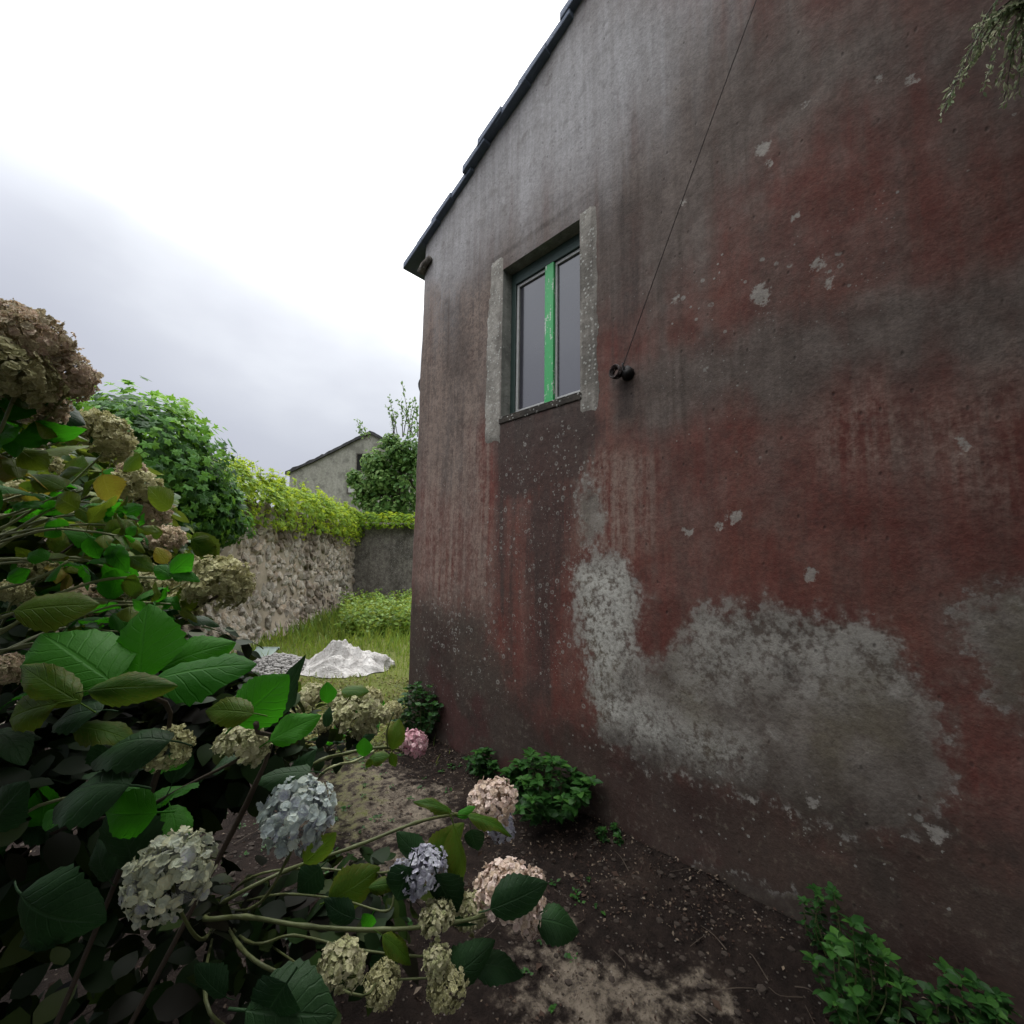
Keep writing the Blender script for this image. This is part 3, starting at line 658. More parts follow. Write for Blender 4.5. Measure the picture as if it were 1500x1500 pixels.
# ================================================================== leaf scattering
def star(n=5, inner=.55, asp=1.0):            # a lobed leaf, folded a little, base at the origin, length along +y
    v = [(0, .42, .03)]; N = n*2+1
    for k in range(N):
        a = -PI*.82+2*PI*.82*k/(N-1); r = (1 if k % 2 else inner)*(.62 if k in (0, N-1) else 1)*.56
        v.append((math.sin(a)*r*asp, .42+math.cos(a)*r, -.07*abs(math.sin(a))-.04*max(0, math.cos(a))))
    return np.array(v), [(0, k+1, k) for k in range(1, N)]
def oval(wd=.42, n=3, fold=.10, droop=.14):
    v = [(0, 0, 0)]; f = []
    us = np.linspace(0, 1, n+2)[1:-1]
    for u in us:
        ww = wd*math.sin(PI*u**.8)**.9; z = -droop*u*u
        v += [(-ww/1, u, z+fold*ww), (0, u, z-.0), (ww/1, u, z+fold*ww)]
    v.append((0, 1, -droop)); L = len(v)-1
    f += [(0, 2, 1), (0, 3, 2)]
    for k in range(n-1): a = 1+3*k; f += [(a, a+1, a+4, a+3), (a+1, a+2, a+5, a+4)]
    a = 1+3*(n-1); f += [(a, a+1, L), (a+1, a+2, L)]
    return np.array(v, float), f
def frames(nrm, tw, rng, spread=.5, down=0):
    n = nrm+rng.normal(0, spread, nrm.shape); n /= np.linalg.norm(n, axis=1)[:, None]+1e-9
    t = rng.normal(0, 1, n.shape)*tw; t[:, 2] -= down; t -= n*(t*n).sum(1)[:, None]; t /= np.linalg.norm(t, axis=1)[:, None]+1e-9
    return np.cross(t, n), t, n
def scatter(name, shape, pos, nrm, size, mat, rng, parent=None, spread=.5, down=.6, tint=None, dirs=None, smooth=False):
    sv, sf = shape; pos = np.asarray(pos, float); k = len(pos)
    if dirs is not None:
        t = np.asarray(dirs, float); t = t/(np.linalg.norm(t, axis=1)[:, None]+1e-9); n = np.asarray(nrm, float)+rng.normal(0, spread, t.shape); n -= t*(n*t).sum(1)[:, None]; n /= np.linalg.norm(n, axis=1)[:, None]+1e-9; x = np.cross(t, n)
    else: x, t, n = frames(np.asarray(nrm, float), 1, rng, spread, down)
    size = np.broadcast_to(np.asarray(size, float), (k,))
    V = pos[:, None, :]+size[:, None, None]*(sv[None, :, 0:1]*x[:, None]+sv[None, :, 1:2]*t[:, None]+sv[None, :, 2:3]*n[:, None])
    m = len(sv); F = []
    for i in range(k): b = i*m; F += [tuple(q+b for q in f) for f in sf]
    ti = rng.rand(k) if tint is None else tint
    return obj(name, mesh(name, V.reshape(-1, 3), F, mat, smooth, {'tint': np.repeat(np.clip(ti, 0, 1), m)}), parent)
def ell_points(n, c, r, rng, zmin=-1, shell=(.86, 1.05)):
    d = rng.normal(0, 1, (int(n), 3)); d /= np.linalg.norm(d, axis=1)[:, None]; d = d[d[:, 2] > zmin]
    k = rng.uniform(shell[0], shell[1], len(d)); bump = np.array([1+.16*noise.noise(Vector(q*2.3)+Vector(c)*1.3)+.08*noise.noise(Vector(q*6)+Vector(c)) for q in d])
    p = np.array(c)+d*np.array(r)*(k*bump)[:, None]; nn = d/np.array(r); nn /= np.linalg.norm(nn, axis=1)[:, None]
    return p, nn

# ---- ivy mound on the wall
rng = np.random.RandomState(3)
def depth_r(px, dp): return px*dp/FPX
ivc = D(205, 712, 5.6)
ivy = thing('ivy', 'dark green ivy mound bulging over the left end of the stone wall', 'ivy', (ivc.x, ivc.y, 0))
P, N = [], []
def ivell(px, py, dp, rx, rz, n, ry=None, zmin=-.9):
    c = D(px, py, dp); a = depth_r(rx, dp); p, q = ell_points(n, c, (a, ry or a, depth_r(rz, dp)), rng, zmin); P.append(p); N.append(q)
IV = [(200,690,5.8,120,125,1500), (120,700,5.5,110,130,900), (270,735,6.2,62,85,800), (240,650,6.0,55,60,300), (310,745,6.6,38,50,450), (60,720,5.2,90,110,400), (318,765,7.0,44,32,350)]
for q in IV: ivell(*q)
P = np.concatenate(P); N = np.concatenate(N)
N[:, 2] += .35
zt = (P[:, 2]-1.2)/2.8; tn = np.clip(-.04+.85*zt+.80*np.array([noise.noise(Vector(p)*1.5) for p in P])+rng.normal(0, .16, len(P)), 0, 1)   # sky-lit top painted into the tint: lighter leaves above
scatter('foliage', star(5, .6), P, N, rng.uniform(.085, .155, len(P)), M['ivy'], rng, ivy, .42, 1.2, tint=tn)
P2, N2 = [], []
for q in IV:
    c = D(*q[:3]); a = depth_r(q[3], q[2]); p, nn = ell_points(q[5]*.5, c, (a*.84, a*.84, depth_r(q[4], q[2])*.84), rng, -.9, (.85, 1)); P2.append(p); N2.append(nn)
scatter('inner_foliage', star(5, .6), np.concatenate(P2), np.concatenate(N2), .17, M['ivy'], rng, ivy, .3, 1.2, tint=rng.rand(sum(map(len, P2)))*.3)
b = MB()
for k in range(26):                                           # hanging and sprouting runners
    t = k/25; st = D(130+200*t+rng.uniform(-10, 10), 585+150*t, 5.7+.8*t); b.tube(spline([st-Vector((0, 0, .3)), st+Vector((rng.uniform(-.1, .1), rng.uniform(-.1, .1), .02)), st+Vector((rng.uniform(-.15, .15), rng.uniform(-.15, .15), .12))]), .006, .003, 4)
for k in range(8): p = D(150+22*k, 760, 6.0+.1*k); b.tube([p, Vector((p.x, p.y, 0))], .03, .04, 6)
b.build('vine_stems', M['bark'], ivy)

# ---- lime vine along the wall top
lv = thing('creeper', 'lime green creeper spilling over the top of the stone wall', 'creeper', A+wd*3)
P, N = [], []
def along(s, side=0): p = A0+wd*s-wn_*.15; return p
for k in range(4600):
    s = rng.uniform(3.0, LW+.3); t = (s-4.1)/(LW-4.1); h = .52+.10*t+.34*noise.noise(Vector((s*1.1, 3, 0))); u = rng.uniform(-.35, PI*.85)
    rad = (.40+.22*noise.noise(Vector((s*1.7, 8, 0))))*rng.uniform(.85, 1.05)
    p = along(s)+wn_*(rad*math.cos(u)*1.05)+Vector((0, 0, HW-.05+max(0, math.sin(u))*h*rng.uniform(.85, 1.08)+min(0, math.sin(u))*(1.5-.9*t)+.05))
    P.append(p); N.append((wn_*math.cos(u)+Vector((0, 0, math.sin(u)+.5))))
for k in range(900):
    s = rng.uniform(-.2, 3.2); u = rng.uniform(-.5, PI); p = E0+bd*s+bn*(.32*math.cos(u))+Vector((0, 0, HP+.04+.34*math.sin(u)*(1+.5*noise.noise(Vector((s*3, 1, 1)))))); P.append(p); N.append(bn*math.cos(u)+Vector((0, 0, math.sin(u)+.4)))
P = np.array(P); N = np.array(N)
tn = np.clip(.5+.45*np.array([noise.noise(Vector(p)*1.6) for p in P])+rng.normal(0, .2, len(P)), 0, 1)
scatter('foliage', star(5, .5), P, N, rng.uniform(.09, .16, len(P)), M['vine'], rng, lv, .45, 1.0, tint=tn)
PP, NN, TT = [], [], []
for k in range(90):                                           # upright shoots and trailing strands
    s = rng.uniform(4.2, LW); t = (s-4.1)/(LW-4.1); up = k % 3 != 0
    p0 = along(s)+wn_*(0 if up else .38)+Vector((0, 0, HW+(.5 if up else -.1))); p1 = p0+(Vector((rng.uniform(-.15, .15), rng.uniform(-.1, .1), rng.uniform(.12, .40))) if up else Vector((0, 0, -rng.uniform(.15, .5)))+wn_*.05)
    sp = spline([p0, (p0+p1)/2+Vector((rng.uniform(-.05, .05), 0, .02)), p1], 4); b = MB(); b.tube(sp, .005, .003, 4); b.build('shoot', M['bark'], lv)
    for q in sp:
        for m in range(2): PP.append(q+Vector(rng.normal(0, .02, 3))); NN.append((rng.normal(0, .5), rng.normal(0, .5), 1)); TT.append(rng.uniform(.4, 1))
scatter('shoot_leaves', star(5, .45), PP, NN, rng.uniform(.06, .11, len(PP)), M['vine'], rng, lv, .4, .5, tint=np.array(TT))
for k in range(9):
    s = 4.4+k*.7; p = along(s); b = MB(); b.tube(spline([Vector((p.x, p.y, HW-.3))+wn_*.2, Vector((p.x, p.y, HW))+wn_*.2, p+wd*.4+Vector((0, 0, HW+.25))]), .012, .006, 5); b.build('stem', M['bark'], lv)

# ================================================================== far house
fd = 25.; e0 = D(425, 692, fd); rg = D(540, 632, fd); half = (rg-e0).dot(rt)
fb = Vector((e0.x, e0.y, 0)); fn = Vector((rt.y, -rt.x, 0)); ZEV, ZRG = e0.z, rg.z; bk = -fn
fh = thing('far_house', 'grey plastered gable of a neighbouring house behind the vines', 'house', fb)
def fp(u, z, dpt=0): p = fb+rt*u+bk*dpt; return (p.x, p.y, z)
b = MB(); b.add([fp(0, 0), fp(2*half, 0), fp(2*half, ZEV), fp(half, ZRG), fp(0, ZEV), fp(0, 0, 7), fp(2*half, 0, 7), fp(2*half, ZEV, 7), fp(half, ZRG, 7), fp(0, ZEV, 7)],
      [(0, 1, 2, 3, 4), (9, 8, 7, 6, 5), (0, 4, 9, 5), (1, 6, 7, 2)])
b.build('wall', M['far_plaster'], fh)
vs, fs = [], []; Nn = 70
for i in range(Nn+1):
    u = -.22+(2*half+.44)*i/Nn; zz = ZRG-(ZRG-ZEV)*abs(u-half)/half; sg = -.05*math.sin(PI*min(1, abs(u-half)/half))
    th = .13+.09*noise.noise(Vector((u*2.2, 1, 0)))+.05*noise.noise(Vector((u*7, 2, 0))); zz += sg+.05*noise.noise(Vector((u*1.1, 4, 0)))
    vs += [fp(u, zz-.05, -.14), fp(u, zz+max(.05, th), -.14+.05*random.random()), fp(u, zz+.1, 7.2), fp(u, zz-.05, 7.2)]
for i in range(Nn):
    a = i*4; fs += [(a, a+4, a+5, a+1), (a+1, a+5, a+6, a+2), (a+3, a+2, a+6, a+7), (a, a+3, a+7, a+4)]
obj('roof', mesh('roof', vs, fs, M['far_roof'], False), fh)
def fwin(px, py, wpx, hpx, white):
    c = D(px, py, fd); u = (c-fb).dot(rt); ww, hh = depth_r(wpx, fd)/2, depth_r(hpx, fd)/2
    b = MB()
    for (u0, u1, z0, z1) in ((u-ww-.06, u-ww, c.z-hh-.06, c.z+hh+.06), (u+ww, u+ww+.06, c.z-hh-.06, c.z+hh+.06), (u-ww, u+ww, c.z+hh, c.z+hh+.06), (u-ww, u+ww, c.z-hh-.06, c.z-hh)):
        b.add([fp(u0, z0, -.04), fp(u1, z0, -.04), fp(u1, z1, -.04), fp(u0, z1, -.04), fp(u0, z0, .02), fp(u1, z0, .02), fp(u1, z1, .02), fp(u0, z1, .02)], [(0, 1, 2, 3), (0, 4, 5, 1), (1, 5, 6, 2), (2, 6, 7, 3), (3, 7, 4, 0)])
    o = b.build('window', M['old_plaster'], fh)
    b = MB(); b.add([fp(u-ww, c.z-hh, -.012), fp(u+ww, c.z-hh, -.012), fp(u+ww, c.z+hh, -.012), fp(u-ww, c.z+hh, -.012)], [(0, 1, 2, 3)]); b.build('shutter' if white else 'pane', M['white_paint'] if white else M['black'], o)
fwin(529, 677, 13, 24, False); fwin(521, 717, 20, 10, True)

# ================================================================== trees
def tree(root, clumps, leafsize, n_leaf, mat, trunk_base, trunk_top, limb_r, shape, rng, tint_bias=0):
    P, N, T = [], [], []
    for (c, r, wgt) in clumps:
        p, q = ell_points(n_leaf*wgt, c, r, rng, -1, (.45, 1.08)); P.append(p); N.append(q); T.append(np.clip(rng.rand(len(p))*.75+.25*rng.rand()+tint_bias, 0, 1))
    P = np.concatenate(P); N = np.concatenate(N); N[:, 2] += .5
    scatter('crown', shape, P, N, rng.uniform(.75, 1.3, len(P))*leafsize, mat, rng, root, .6, .5, tint=np.concatenate(T))
    b = MB(); tb, tt = Vector(trunk_base), Vector(trunk_top)
    b.tube(spline([tb, tb.lerp(tt, .4)+Vector((.1, .05, 0)), tt], 6), limb_r, limb_r*.6, 8)
    for c, r, wgt in clumps:
        s = tb.lerp(tt, random.uniform(.6, 1)); c = Vector(c); m = s.lerp(c, .55)+Vector((0, 0, .15)); b.tube(spline([s, m, c, c+(c-s).normalized()*max(r)*.6], 5), limb_r*.45, limb_r*.1, 6)
    b.build('trunk', M['bark'], root, True)
rng = np.random.RandomState(8)
dp = 17.; tb = D(590, 700, dp); tb.z = 0
bt = thing('tree', 'bushy green tree rising behind the plaster wall beside the red house', 'tree', tb)
cl_ = []
for px, py, rx, rz, wg in ((560,705,30,24,.8), (590,668,26,26,.8), (552,678,22,20,.5), (570,745,36,24,.8), (608,715,40,46,.8), (520,700,12,14,.2), (535,722,18,22,.45), (640,660,46,60,.8), (572,648,14,14,.2), (545,765,30,16,.5), (600,770,40,16,.5)):
    c = D(px, py, dp); a = depth_r(rx, dp); cl_.append((tuple(c), (a, a, depth_r(rz, dp)), wg))
tree(bt, cl_, .17, 1400, M['tree'], tb, D(590, 665, dp), .2, oval(.32, 2), rng)
PP, DD = [], []; b = MB()
for k in range(11):                                           # feathery top shoots
    x0 = rng.uniform(570, 612); p0 = D(x0, 640, dp); p1 = D(x0+rng.uniform(-30, 12), rng.uniform(552, 622), dp+rng.uniform(-.5, .5)); sp = spline([p0, p0.lerp(p1, .5)+Vector((0, 0, .1)), p1], 8); b.tube(sp, .02, .006, 4)
    for i, q in enumerate(sp[4:]):
        for m in range(2): PP.append(q+Vector(rng.normal(0, .03, 3))); DD.append(rng.normal(0, .7, 3)+np.array((p1-p0).normalized()))
for x0, y0 in ((527,615),(535,622),(530,628)):
    p0 = D(x0+8, 645, dp); p1 = D(x0-5, y0, dp); sp = spline([p0, p0.lerp(p1, .5), p1], 6); b.tube(sp, .012, .005, 4)
    for q in sp[3:]:
        for m in range(2): PP.append(q+Vector(rng.normal(0, .05, 3))); DD.append(rng.normal(0, 1, 3))
scatter('shoot_leaves', oval(.3, 2), PP, np.tile([0, 0, 1.], (len(PP), 1)), rng.uniform(.08, .15, len(PP)), M['tree'], rng, bt, .5, dirs=DD)
b.build('top_shoots', M['bark'], bt)

# ---- overhanging tree, unseen crown clumps added to shade ground and wall; one drooping branch shows at the top right
rng = np.random.RandomState(21)
ot = thing('overhanging_tree', 'feathery drooping branch of an overhanging tree at the top right against the wall', 'tree', (-1.9, -.9, 0))
OC = [((-.6, -2.0, 4.3), (1.9, 1.5, 1.1), 1.2), ((1.3, -1.9, 4.4), (1.3, 1.2, 1.1), .9), ((-.9, -1.3, 5.6), (1.6, 1.4, .9), .8), ((-2.2, -1.0, 4.4), (1.3, 1.5, 1.2), .9), ((.6, -1.0, 5.6), (1.4, 1.2, .8), .8), ((1.6, -1.6, 3.1), (.8, .8, .8), .4), ((-1.35, .75, 3.0), (.95, .9, .6), .9), ((-1.2, -.2, 3.6), (1.0, .8, .6), .8), ((-1.45, 1.9, 3.1), (.85, .85, .7), .9), ((-2.0, .9, 2.2), (1.1, 1.0, 1.0), .9), ((-1.6, -.6, 2.2), (.9, .8, 1.0), .8)]
tree(ot, OC, .30, 1500, M['conifer'], (-1.9, -.9, 0), (-1.3, -.8, 3.6), .20, oval(.22, 2, .1, .3), rng, -.3)
b = MB(); PP, DD, TT = [], [], []
tipbase = D(1640, -150, 1.55)
b.tube(spline([Vector((.6, -1.6, 3.9)), Vector((1.1, -.9, 3.6)), tipbase, D(1545, -20, 1.5)], 6), .03, .010, 6)
tips = [(1428,40),(1408,120),(1385,150),(1440,130),(1422,95),(1465,120),(1490,135),(1450,60),(1500,110),(1380,165),(1475,70),(1520,160),(1540,120),(1555,80),(1470,150),(1500,60),(1510,25)]
for i, (tx, ty) in enumerate(tips):
    q0 = D(1545+rng.uniform(-40, 30), -15+rng.uniform(-30, 30), 1.5); q1 = D(tx, ty, 1.5+rng.uniform(-.12, .15)); mid = D((tx+1545)/2-10, min(ty, 60)*.35-5+rng.uniform(-10, 10), 1.5)
    sp = spline([q0, mid, q1], 12); b.tube(sp, .0035, .0014, 4)
    for j, q in enumerate(sp[3:]):
        d = (sp[min(j+4, len(sp)-1)]-sp[max(0, j+2)]).normalized()
        for m in range(6): PP.append(q+Vector(rng.normal(0, .006, 3))); DD.append(np.array(d)*1.2+rng.normal(0, .5, 3)+np.array((0, 0, -.25))); TT.append(np.clip(rng.uniform(.1, .7)+(.5 if j > len(sp)-10 and m < 2 else 0), 0, 1))
b.build('branch', M['dry_stem'], ot)
scatter('branch_leaves', oval(.14, 2, .1, .2), PP, rng.normal(0, 1, (len(PP), 3)), rng.uniform(.012, .028, len(PP)), M['conifer'], rng, ot, .5, dirs=DD, tint=np.array(TT))

# ================================================================== tarp, gravel, panel, grass
tc0 = (G(440, 985)+G(578, 1000)+G(500, 945))/3; c = G(508, 978)
tp = thing('tarpaulin', 'crumpled silver grey tarpaulin lying in a heap on the grass', 'tarpaulin', (c.x, c.y, 0))
fdir = Vector((FWD.x, FWD.y, 0)).normalized()
hw = (G(575, 985)-G(438, 985)).length/2; hd = .62
vs, fs = [], []; NU, NV = 44, 170
for i in range(NU+1):
    rr = i/NU
    for k in range(NV):
        a = 2*PI*k/NV; rad = 1+.13*noise.noise(Vector((math.cos(a)*2.1, math.sin(a)*2.1, 3)))+.06*noise.noise(Vector((math.cos(a)*7, math.sin(a)*7, 5)))
        u, v = rr*math.cos(a)*hw*rad, rr*math.sin(a)*hd*rad
        hgt = .085*(1-rr**2)*(1+.9*noise.noise(Vector((u*1.7, v*1.7, 1))))+.06*max(0, 1-math.hypot(u+.15, v-.15)/.45)
        def fold(ang, fu, fv, sd_, am, pw):                  # long creases of the sheet, sharp along their crests
            a_ = ang+.9*noise.noise(Vector((u*.9, v*.9, sd_))); x_, y_ = u*math.cos(a_)+v*math.sin(a_), -u*math.sin(a_)+v*math.cos(a_)
            return am*max(0, 1-2.3*abs(noise.noise(Vector((x_*fu, y_*fv, sd_*2.3)))))**pw
        hgt += (fold(.25, 1.1, 4.2, 1, .16, 1.1)+fold(-.5, 1.6, 6.5, 2, .10, 1.2)+fold(.9, 2.2, 11, 3, .035, 1.2))*(1-rr**5)*(.55+.7*noise.noise(Vector((u*1.3, v*1.3, 7)))+.3)
        hgt += .03*(rr > .9)*max(0, noise.noise(Vector((math.cos(a)*4, math.sin(a)*4, 8))))
        p = c+rt*u+fdir*v; vs.append((p.x, p.y, max(.012+.02*(1-rr), hgt)+gz(p.x, p.y)))
for i in range(NU):
    for k in range(NV): fs.append((i*NV+k, (i+1)*NV+k, (i+1)*NV+(k+1) % NV, i*NV+(k+1) % NV))
def mat_tarp():
    t = NT('silver_tarp'); n = t.noise(6, 6, .6); n2 = t.noise(26, 7, .7, dist=1.2); v = t.vor(9, feature='DISTANCE_TO_EDGE')
    cr = t.math('SUBTRACT', 1, t.step(v.outputs['Distance'], 0, .05)); c_ = t.mix(t.step(n, .3, .7), (.30, .285, .27), (.44, .425, .41)); c_ = t.mix(t.math('MULTIPLY', t.step(n2, .50, .66), .7), c_, (.15, .13, .11))
    return t.done(c_, .45, t.bump(t.math('ADD', n2, t.math('MULTIPLY', cr, .4)), .7, .03), .5)
o = obj('sheet', mesh('sheet', vs, fs, mat_tarp(), True), tp)
# second, smaller crumple on its right end
vs2, fs2 = [], []; c2 = G(553, 978)
for i in range(13):
    for k in range(40):
        th, ph = PI*.55*i/12, 2*PI*k/40; d = Vector((math.sin(th)*math.cos(ph)*.26, math.sin(th)*math.sin(ph)*.22, math.cos(th)*.19)); d *= 1+.35*noise.noise(d*7)+.16*noise.noise(d*19); p = c2+rt*d.x+fdir*d.y; vs2.append((p.x, p.y, max(.02, d.z+gz(p.x, p.y))))
for i in range(12):
    for k in range(40): fs2.append((i*40+k, (i+1)*40+k, (i+1)*40+(k+1) % 40, i*40+(k+1) % 40))
obj('bunched_end', mesh('bunched_end', vs2, fs2, bpy.data.materials['silver_tarp'], True), tp)

rng = np.random.RandomState(31)
vs, fs = [], []; gc = G(402, 980); gr_ = [rock(1, 1, 1, s+40, 1) for s in range(6)]
for k in range(2200):
    a, r = rng.uniform(0, 2*PI), math.sqrt(rng.rand()); u, v = r*math.cos(a)*.55, r*math.sin(a)*.5; p = gc+rt*u+fdir*v; h = .20*(1-r*r); s_ = rng.uniform(.008, .020)+.022*rng.rand()**3
    bb = len(vs); rv, rf = gr_[k % 6]; z0 = gz(p.x, p.y)+h*rng.uniform(.75, 1)+.005
    vs += [(p.x+q.x*s_, p.y+q.y*s_, z0+q.z*s_*.8) for q in rv]; fs += [tuple(i+bb for i in f) for f in rf]
hp = obj('gravel_heap', mesh('gravel_heap', vs, fs, M['gravel'], False)); tag(hp, 'low heap of grey gravel left of the tarpaulin', 'gravel', kind='stuff')
pc = G(385, 966); b = MB(); q = Matrix.Translation(pc+Vector((0, 0, .10))) @ Matrix.Rotation(-.75, 4, 'Z') @ Matrix.Rotation(.35, 4, 'X')
pv = []
b.box(-.17, .17, -.13, .13, -.012, .012); b.box(-.19, .19, .13, .155, -.02, .02); b.box(-.19, .19, -.155, -.13, -.02, .02)
b.v = [tuple(q @ Vector(v)) for v in b.v]
pn = b.build('panel', plain('pale_green_panel', (.24, .30, .27), .4, .2, 12, .1), None, bevel=.004); tag(pn, 'small pale green panel lying at the foot of the stone wall by the gravel', 'panel')

# grass and yard weeds
def blade():
    return np.array([(-.045, 0, 0), (.045, 0, 0), (-.035, .5, .03), (.035, .5, .03), (0, 1, .18)], float), [(0, 1, 3, 2), (2, 3, 4)]
P, DD, SZ, TT = [], [], [], []
def in_house(x, y): return x > WX-.05 and y < YC+.05
wq = lambda p: (Vector((p[0], p[1], 0))-A0).dot(wn_)
tries = 0
while len(P) < 15000 and tries < 80000:
    tries += 1
    x_, y_ = rng.uniform(1.2, 13), rng.uniform(2.6, 13); d_ = x_*FWD.x+y_*FWD.y
    if in_house(x_, y_) or d_ < 3.6: continue
    pp = Vector((x_, y_, 0)); dw_ = (pp-A0).dot(wn_); 
    if dw_ < .25 or (pp-E0).dot(bn) < .1: continue
    if (abs((pp-c).dot(rt)) < hw*.97 and abs((pp-c).dot(fdir)) < .56) or (pp-gc).length < .5: continue
    dn = noise.noise(Vector((x_*.9, y_*.9, 0)))
    if rng.rand() > np.clip((d_-3.5)/3.0+dn*.5, .08, 1): continue
    P.append((x_, y_, gz(x_, y_)-.01)); DD.append((rng.normal(0, .35), rng.normal(0, .35), 1)); far = np.clip((d_-6)/4, 0, 1)
    SZ.append(rng.uniform(.06, .14)+far*rng.uniform(.1, .32)); TT.append(np.clip(rng.normal(.55-.25*far+dn*.4, .22), 0, 1))
g = scatter('grass', blade(), P, rng.normal(0, 1, (len(P), 3)), SZ, M['grass'], rng, None, .1, dirs=DD, tint=np.array(TT)); tag(g, 'yellowish green grass growing in the yard behind the house corner', 'grass', kind='stuff')
P, N, SZ, TT = [], [], [], []
for k in range(420):                                          # leafy yard weeds as one patch
    pc_ = G(rng.uniform(500, 640), rng.uniform(893, 935)); hh = rng.uniform(.25, .75)
    if in_house(pc_.x, pc_.y) or (pc_-E0).dot(bn) < .15: continue
    for z in np.arange(.06, hh, .055):
        for m in range(3): P.append((pc_.x+rng.normal(0, .05), pc_.y+rng.normal(0, .05), z)); N.append((rng.normal(0, .4), rng.normal(0, .4), 1)); SZ.append(.14*(1-.4*z/hh)); TT.append(np.clip(rng.normal(.62, .2), 0, 1))
g = scatter('yard_weeds', oval(.3, 2), P, N, SZ, M['grass'], rng, None, .4, .3, tint=np.array(TT)*.8); tag(g, 'patch of tall leafy weeds in front of the plaster wall', 'weeds', kind='stuff')
P, N, TT = [], [], []
for k in range(9000):                                         # moss and low cover around the house corner
    px_, py_ = rng.uniform(395, 600), rng.uniform(992, 1105); q = G(px_, py_)
    if in_house(q.x, q.y) or noise.noise(Vector((q.x*3, q.y*3, 5))) < rng.uniform(-.5, .25) : continue
    if (q-c).length < .45: continue
    mh = .10*max(0, 1-(q-G(572, 1062)).length/.45); P.append((q.x, q.y, gz(q.x, q.y)+mh+rng.uniform(0, .03))); N.append((0, 0, 1)); TT.append(np.clip(.5+noise.noise(Vector((q.x*4, q.y*4, 0)))*.7+rng.normal(0, .15), 0, 1))
g = scatter('moss', oval(.35, 1), P, N, rng.uniform(.015, .045, len(P)), M['moss'], rng, None, .6, 0, tint=np.array(TT)); tag(g, 'yellow green moss and low ground cover by the house corner', 'moss', kind='stuff')

# litter on the soil
P, N, SZ, TT = [], [], [], []
for k in range(13000):
    x_, y_ = rng.uniform(-.6, WX), rng.uniform(-.3, 5)
    if rng.rand() < .35: x_ = WX-abs(rng.normal(0, .35))
    if noise.noise(Vector((x_*2.4, y_*2.4, 21)))+.5*noise.noise(Vector((x_*7, y_*7, 3))) < rng.uniform(-.5, .35): continue
    P.append((x_, y_, gz(x_, y_)+.006)); N.append((0, 0, 1)); SZ.append(rng.uniform(.005, .022) if rng.rand() < .95 else rng.uniform(.02, .045)); TT.append(rng.rand()**2.4*.8 if rng.rand() < .9 else .7)
g = scatter('leaf_litter', oval(.32, 1, .3, .2), P, N, SZ, M['litter'], rng, None, .5, 0, tint=np.array(TT)); tag(g, 'scattered dry leaf litter and crumbs on the soil', 'litter', kind='stuff')
vs, fs = [], []; gcl = [rock(1, 1, 1, s+60, 1) for s in range(6)]
for k in range(3200):                                         # crumbs and small stones
    x_, y_ = rng.uniform(-.3, WX-.02), rng.uniform(-.2, 4.2); s_ = .003+.013*rng.rand()**3; rv, rf = gcl[k % 6]; bb = len(vs); z0 = gz(x_, y_)+s_*.15
    if noise.noise(Vector((x_*2.2, y_*2.2, 8))) < rng.uniform(-.6, .3): continue
    vs += [(x_+q.x*s_, y_+q.y*s_*1.2, z0+q.z*s_*.7) for q in rv]; fs += [tuple(i+bb for i in f) for f in rf]
cb = obj('soil_crumbs', mesh('soil_crumbs', vs, fs, plain('soil_crumb', (.036, .027, .021), .95, .7, 9, .5), False)); tag(cb, 'loose soil crumbs and small stones on the bare ground', 'stones', kind='stuff')
P, DDD, TT = [], [], []
for k in range(230):                                          # sprouts creeping over the path
    x_, y_ = rng.uniform(.6, WX-.1), rng.uniform(.8, 4.2)
    if noise.noise(Vector((x_*1.6, y_*1.6, 12))) < .12-.12*(y_-1): continue
    for m in range(rng.randint(4, 9)):
        an = rng.uniform(0, 6.3); P.append((x_+rng.normal(0, .012), y_+rng.normal(0, .012), gz(x_, y_)+.008)); DDD.append((math.cos(an), math.sin(an), rng.uniform(.1, .7))); TT.append(rng.uniform(.1, .8))
g = scatter('sprouts', oval(.3, 2, .15, .2), P, np.tile([0, 0, 1.], (len(P), 1)), rng.uniform(.014, .034, len(P)), M['weed'], rng, None, .3, dirs=DDD, tint=np.array(TT)); tag(g, 'tiny green seedlings creeping over the soil path', 'seedlings', kind='stuff')
b = MB()
for k in range(150):
    x_, y_ = rng.uniform(-.2, WX-.05), rng.uniform(.1, 3.4); a = rng.uniform(0, 2*PI); L = rng.uniform(.05, .22); dv = Vector((math.cos(a), math.sin(a), 0)); p0 = Vector((x_, y_, gz(x_, y_)+.008)); 
    b.tube(spline([p0, p0+dv*L*.5+Vector((rng.normal(0, .015), rng.normal(0, .015), .012)), p0+dv*L], 3), rng.uniform(.0012, .0035), .001, 4)
o = b.build('dry_twigs', M['dry_stem'], None); tag(o, 'thin dry twigs and straws strewn over the soil', 'twigs', kind='stuff')

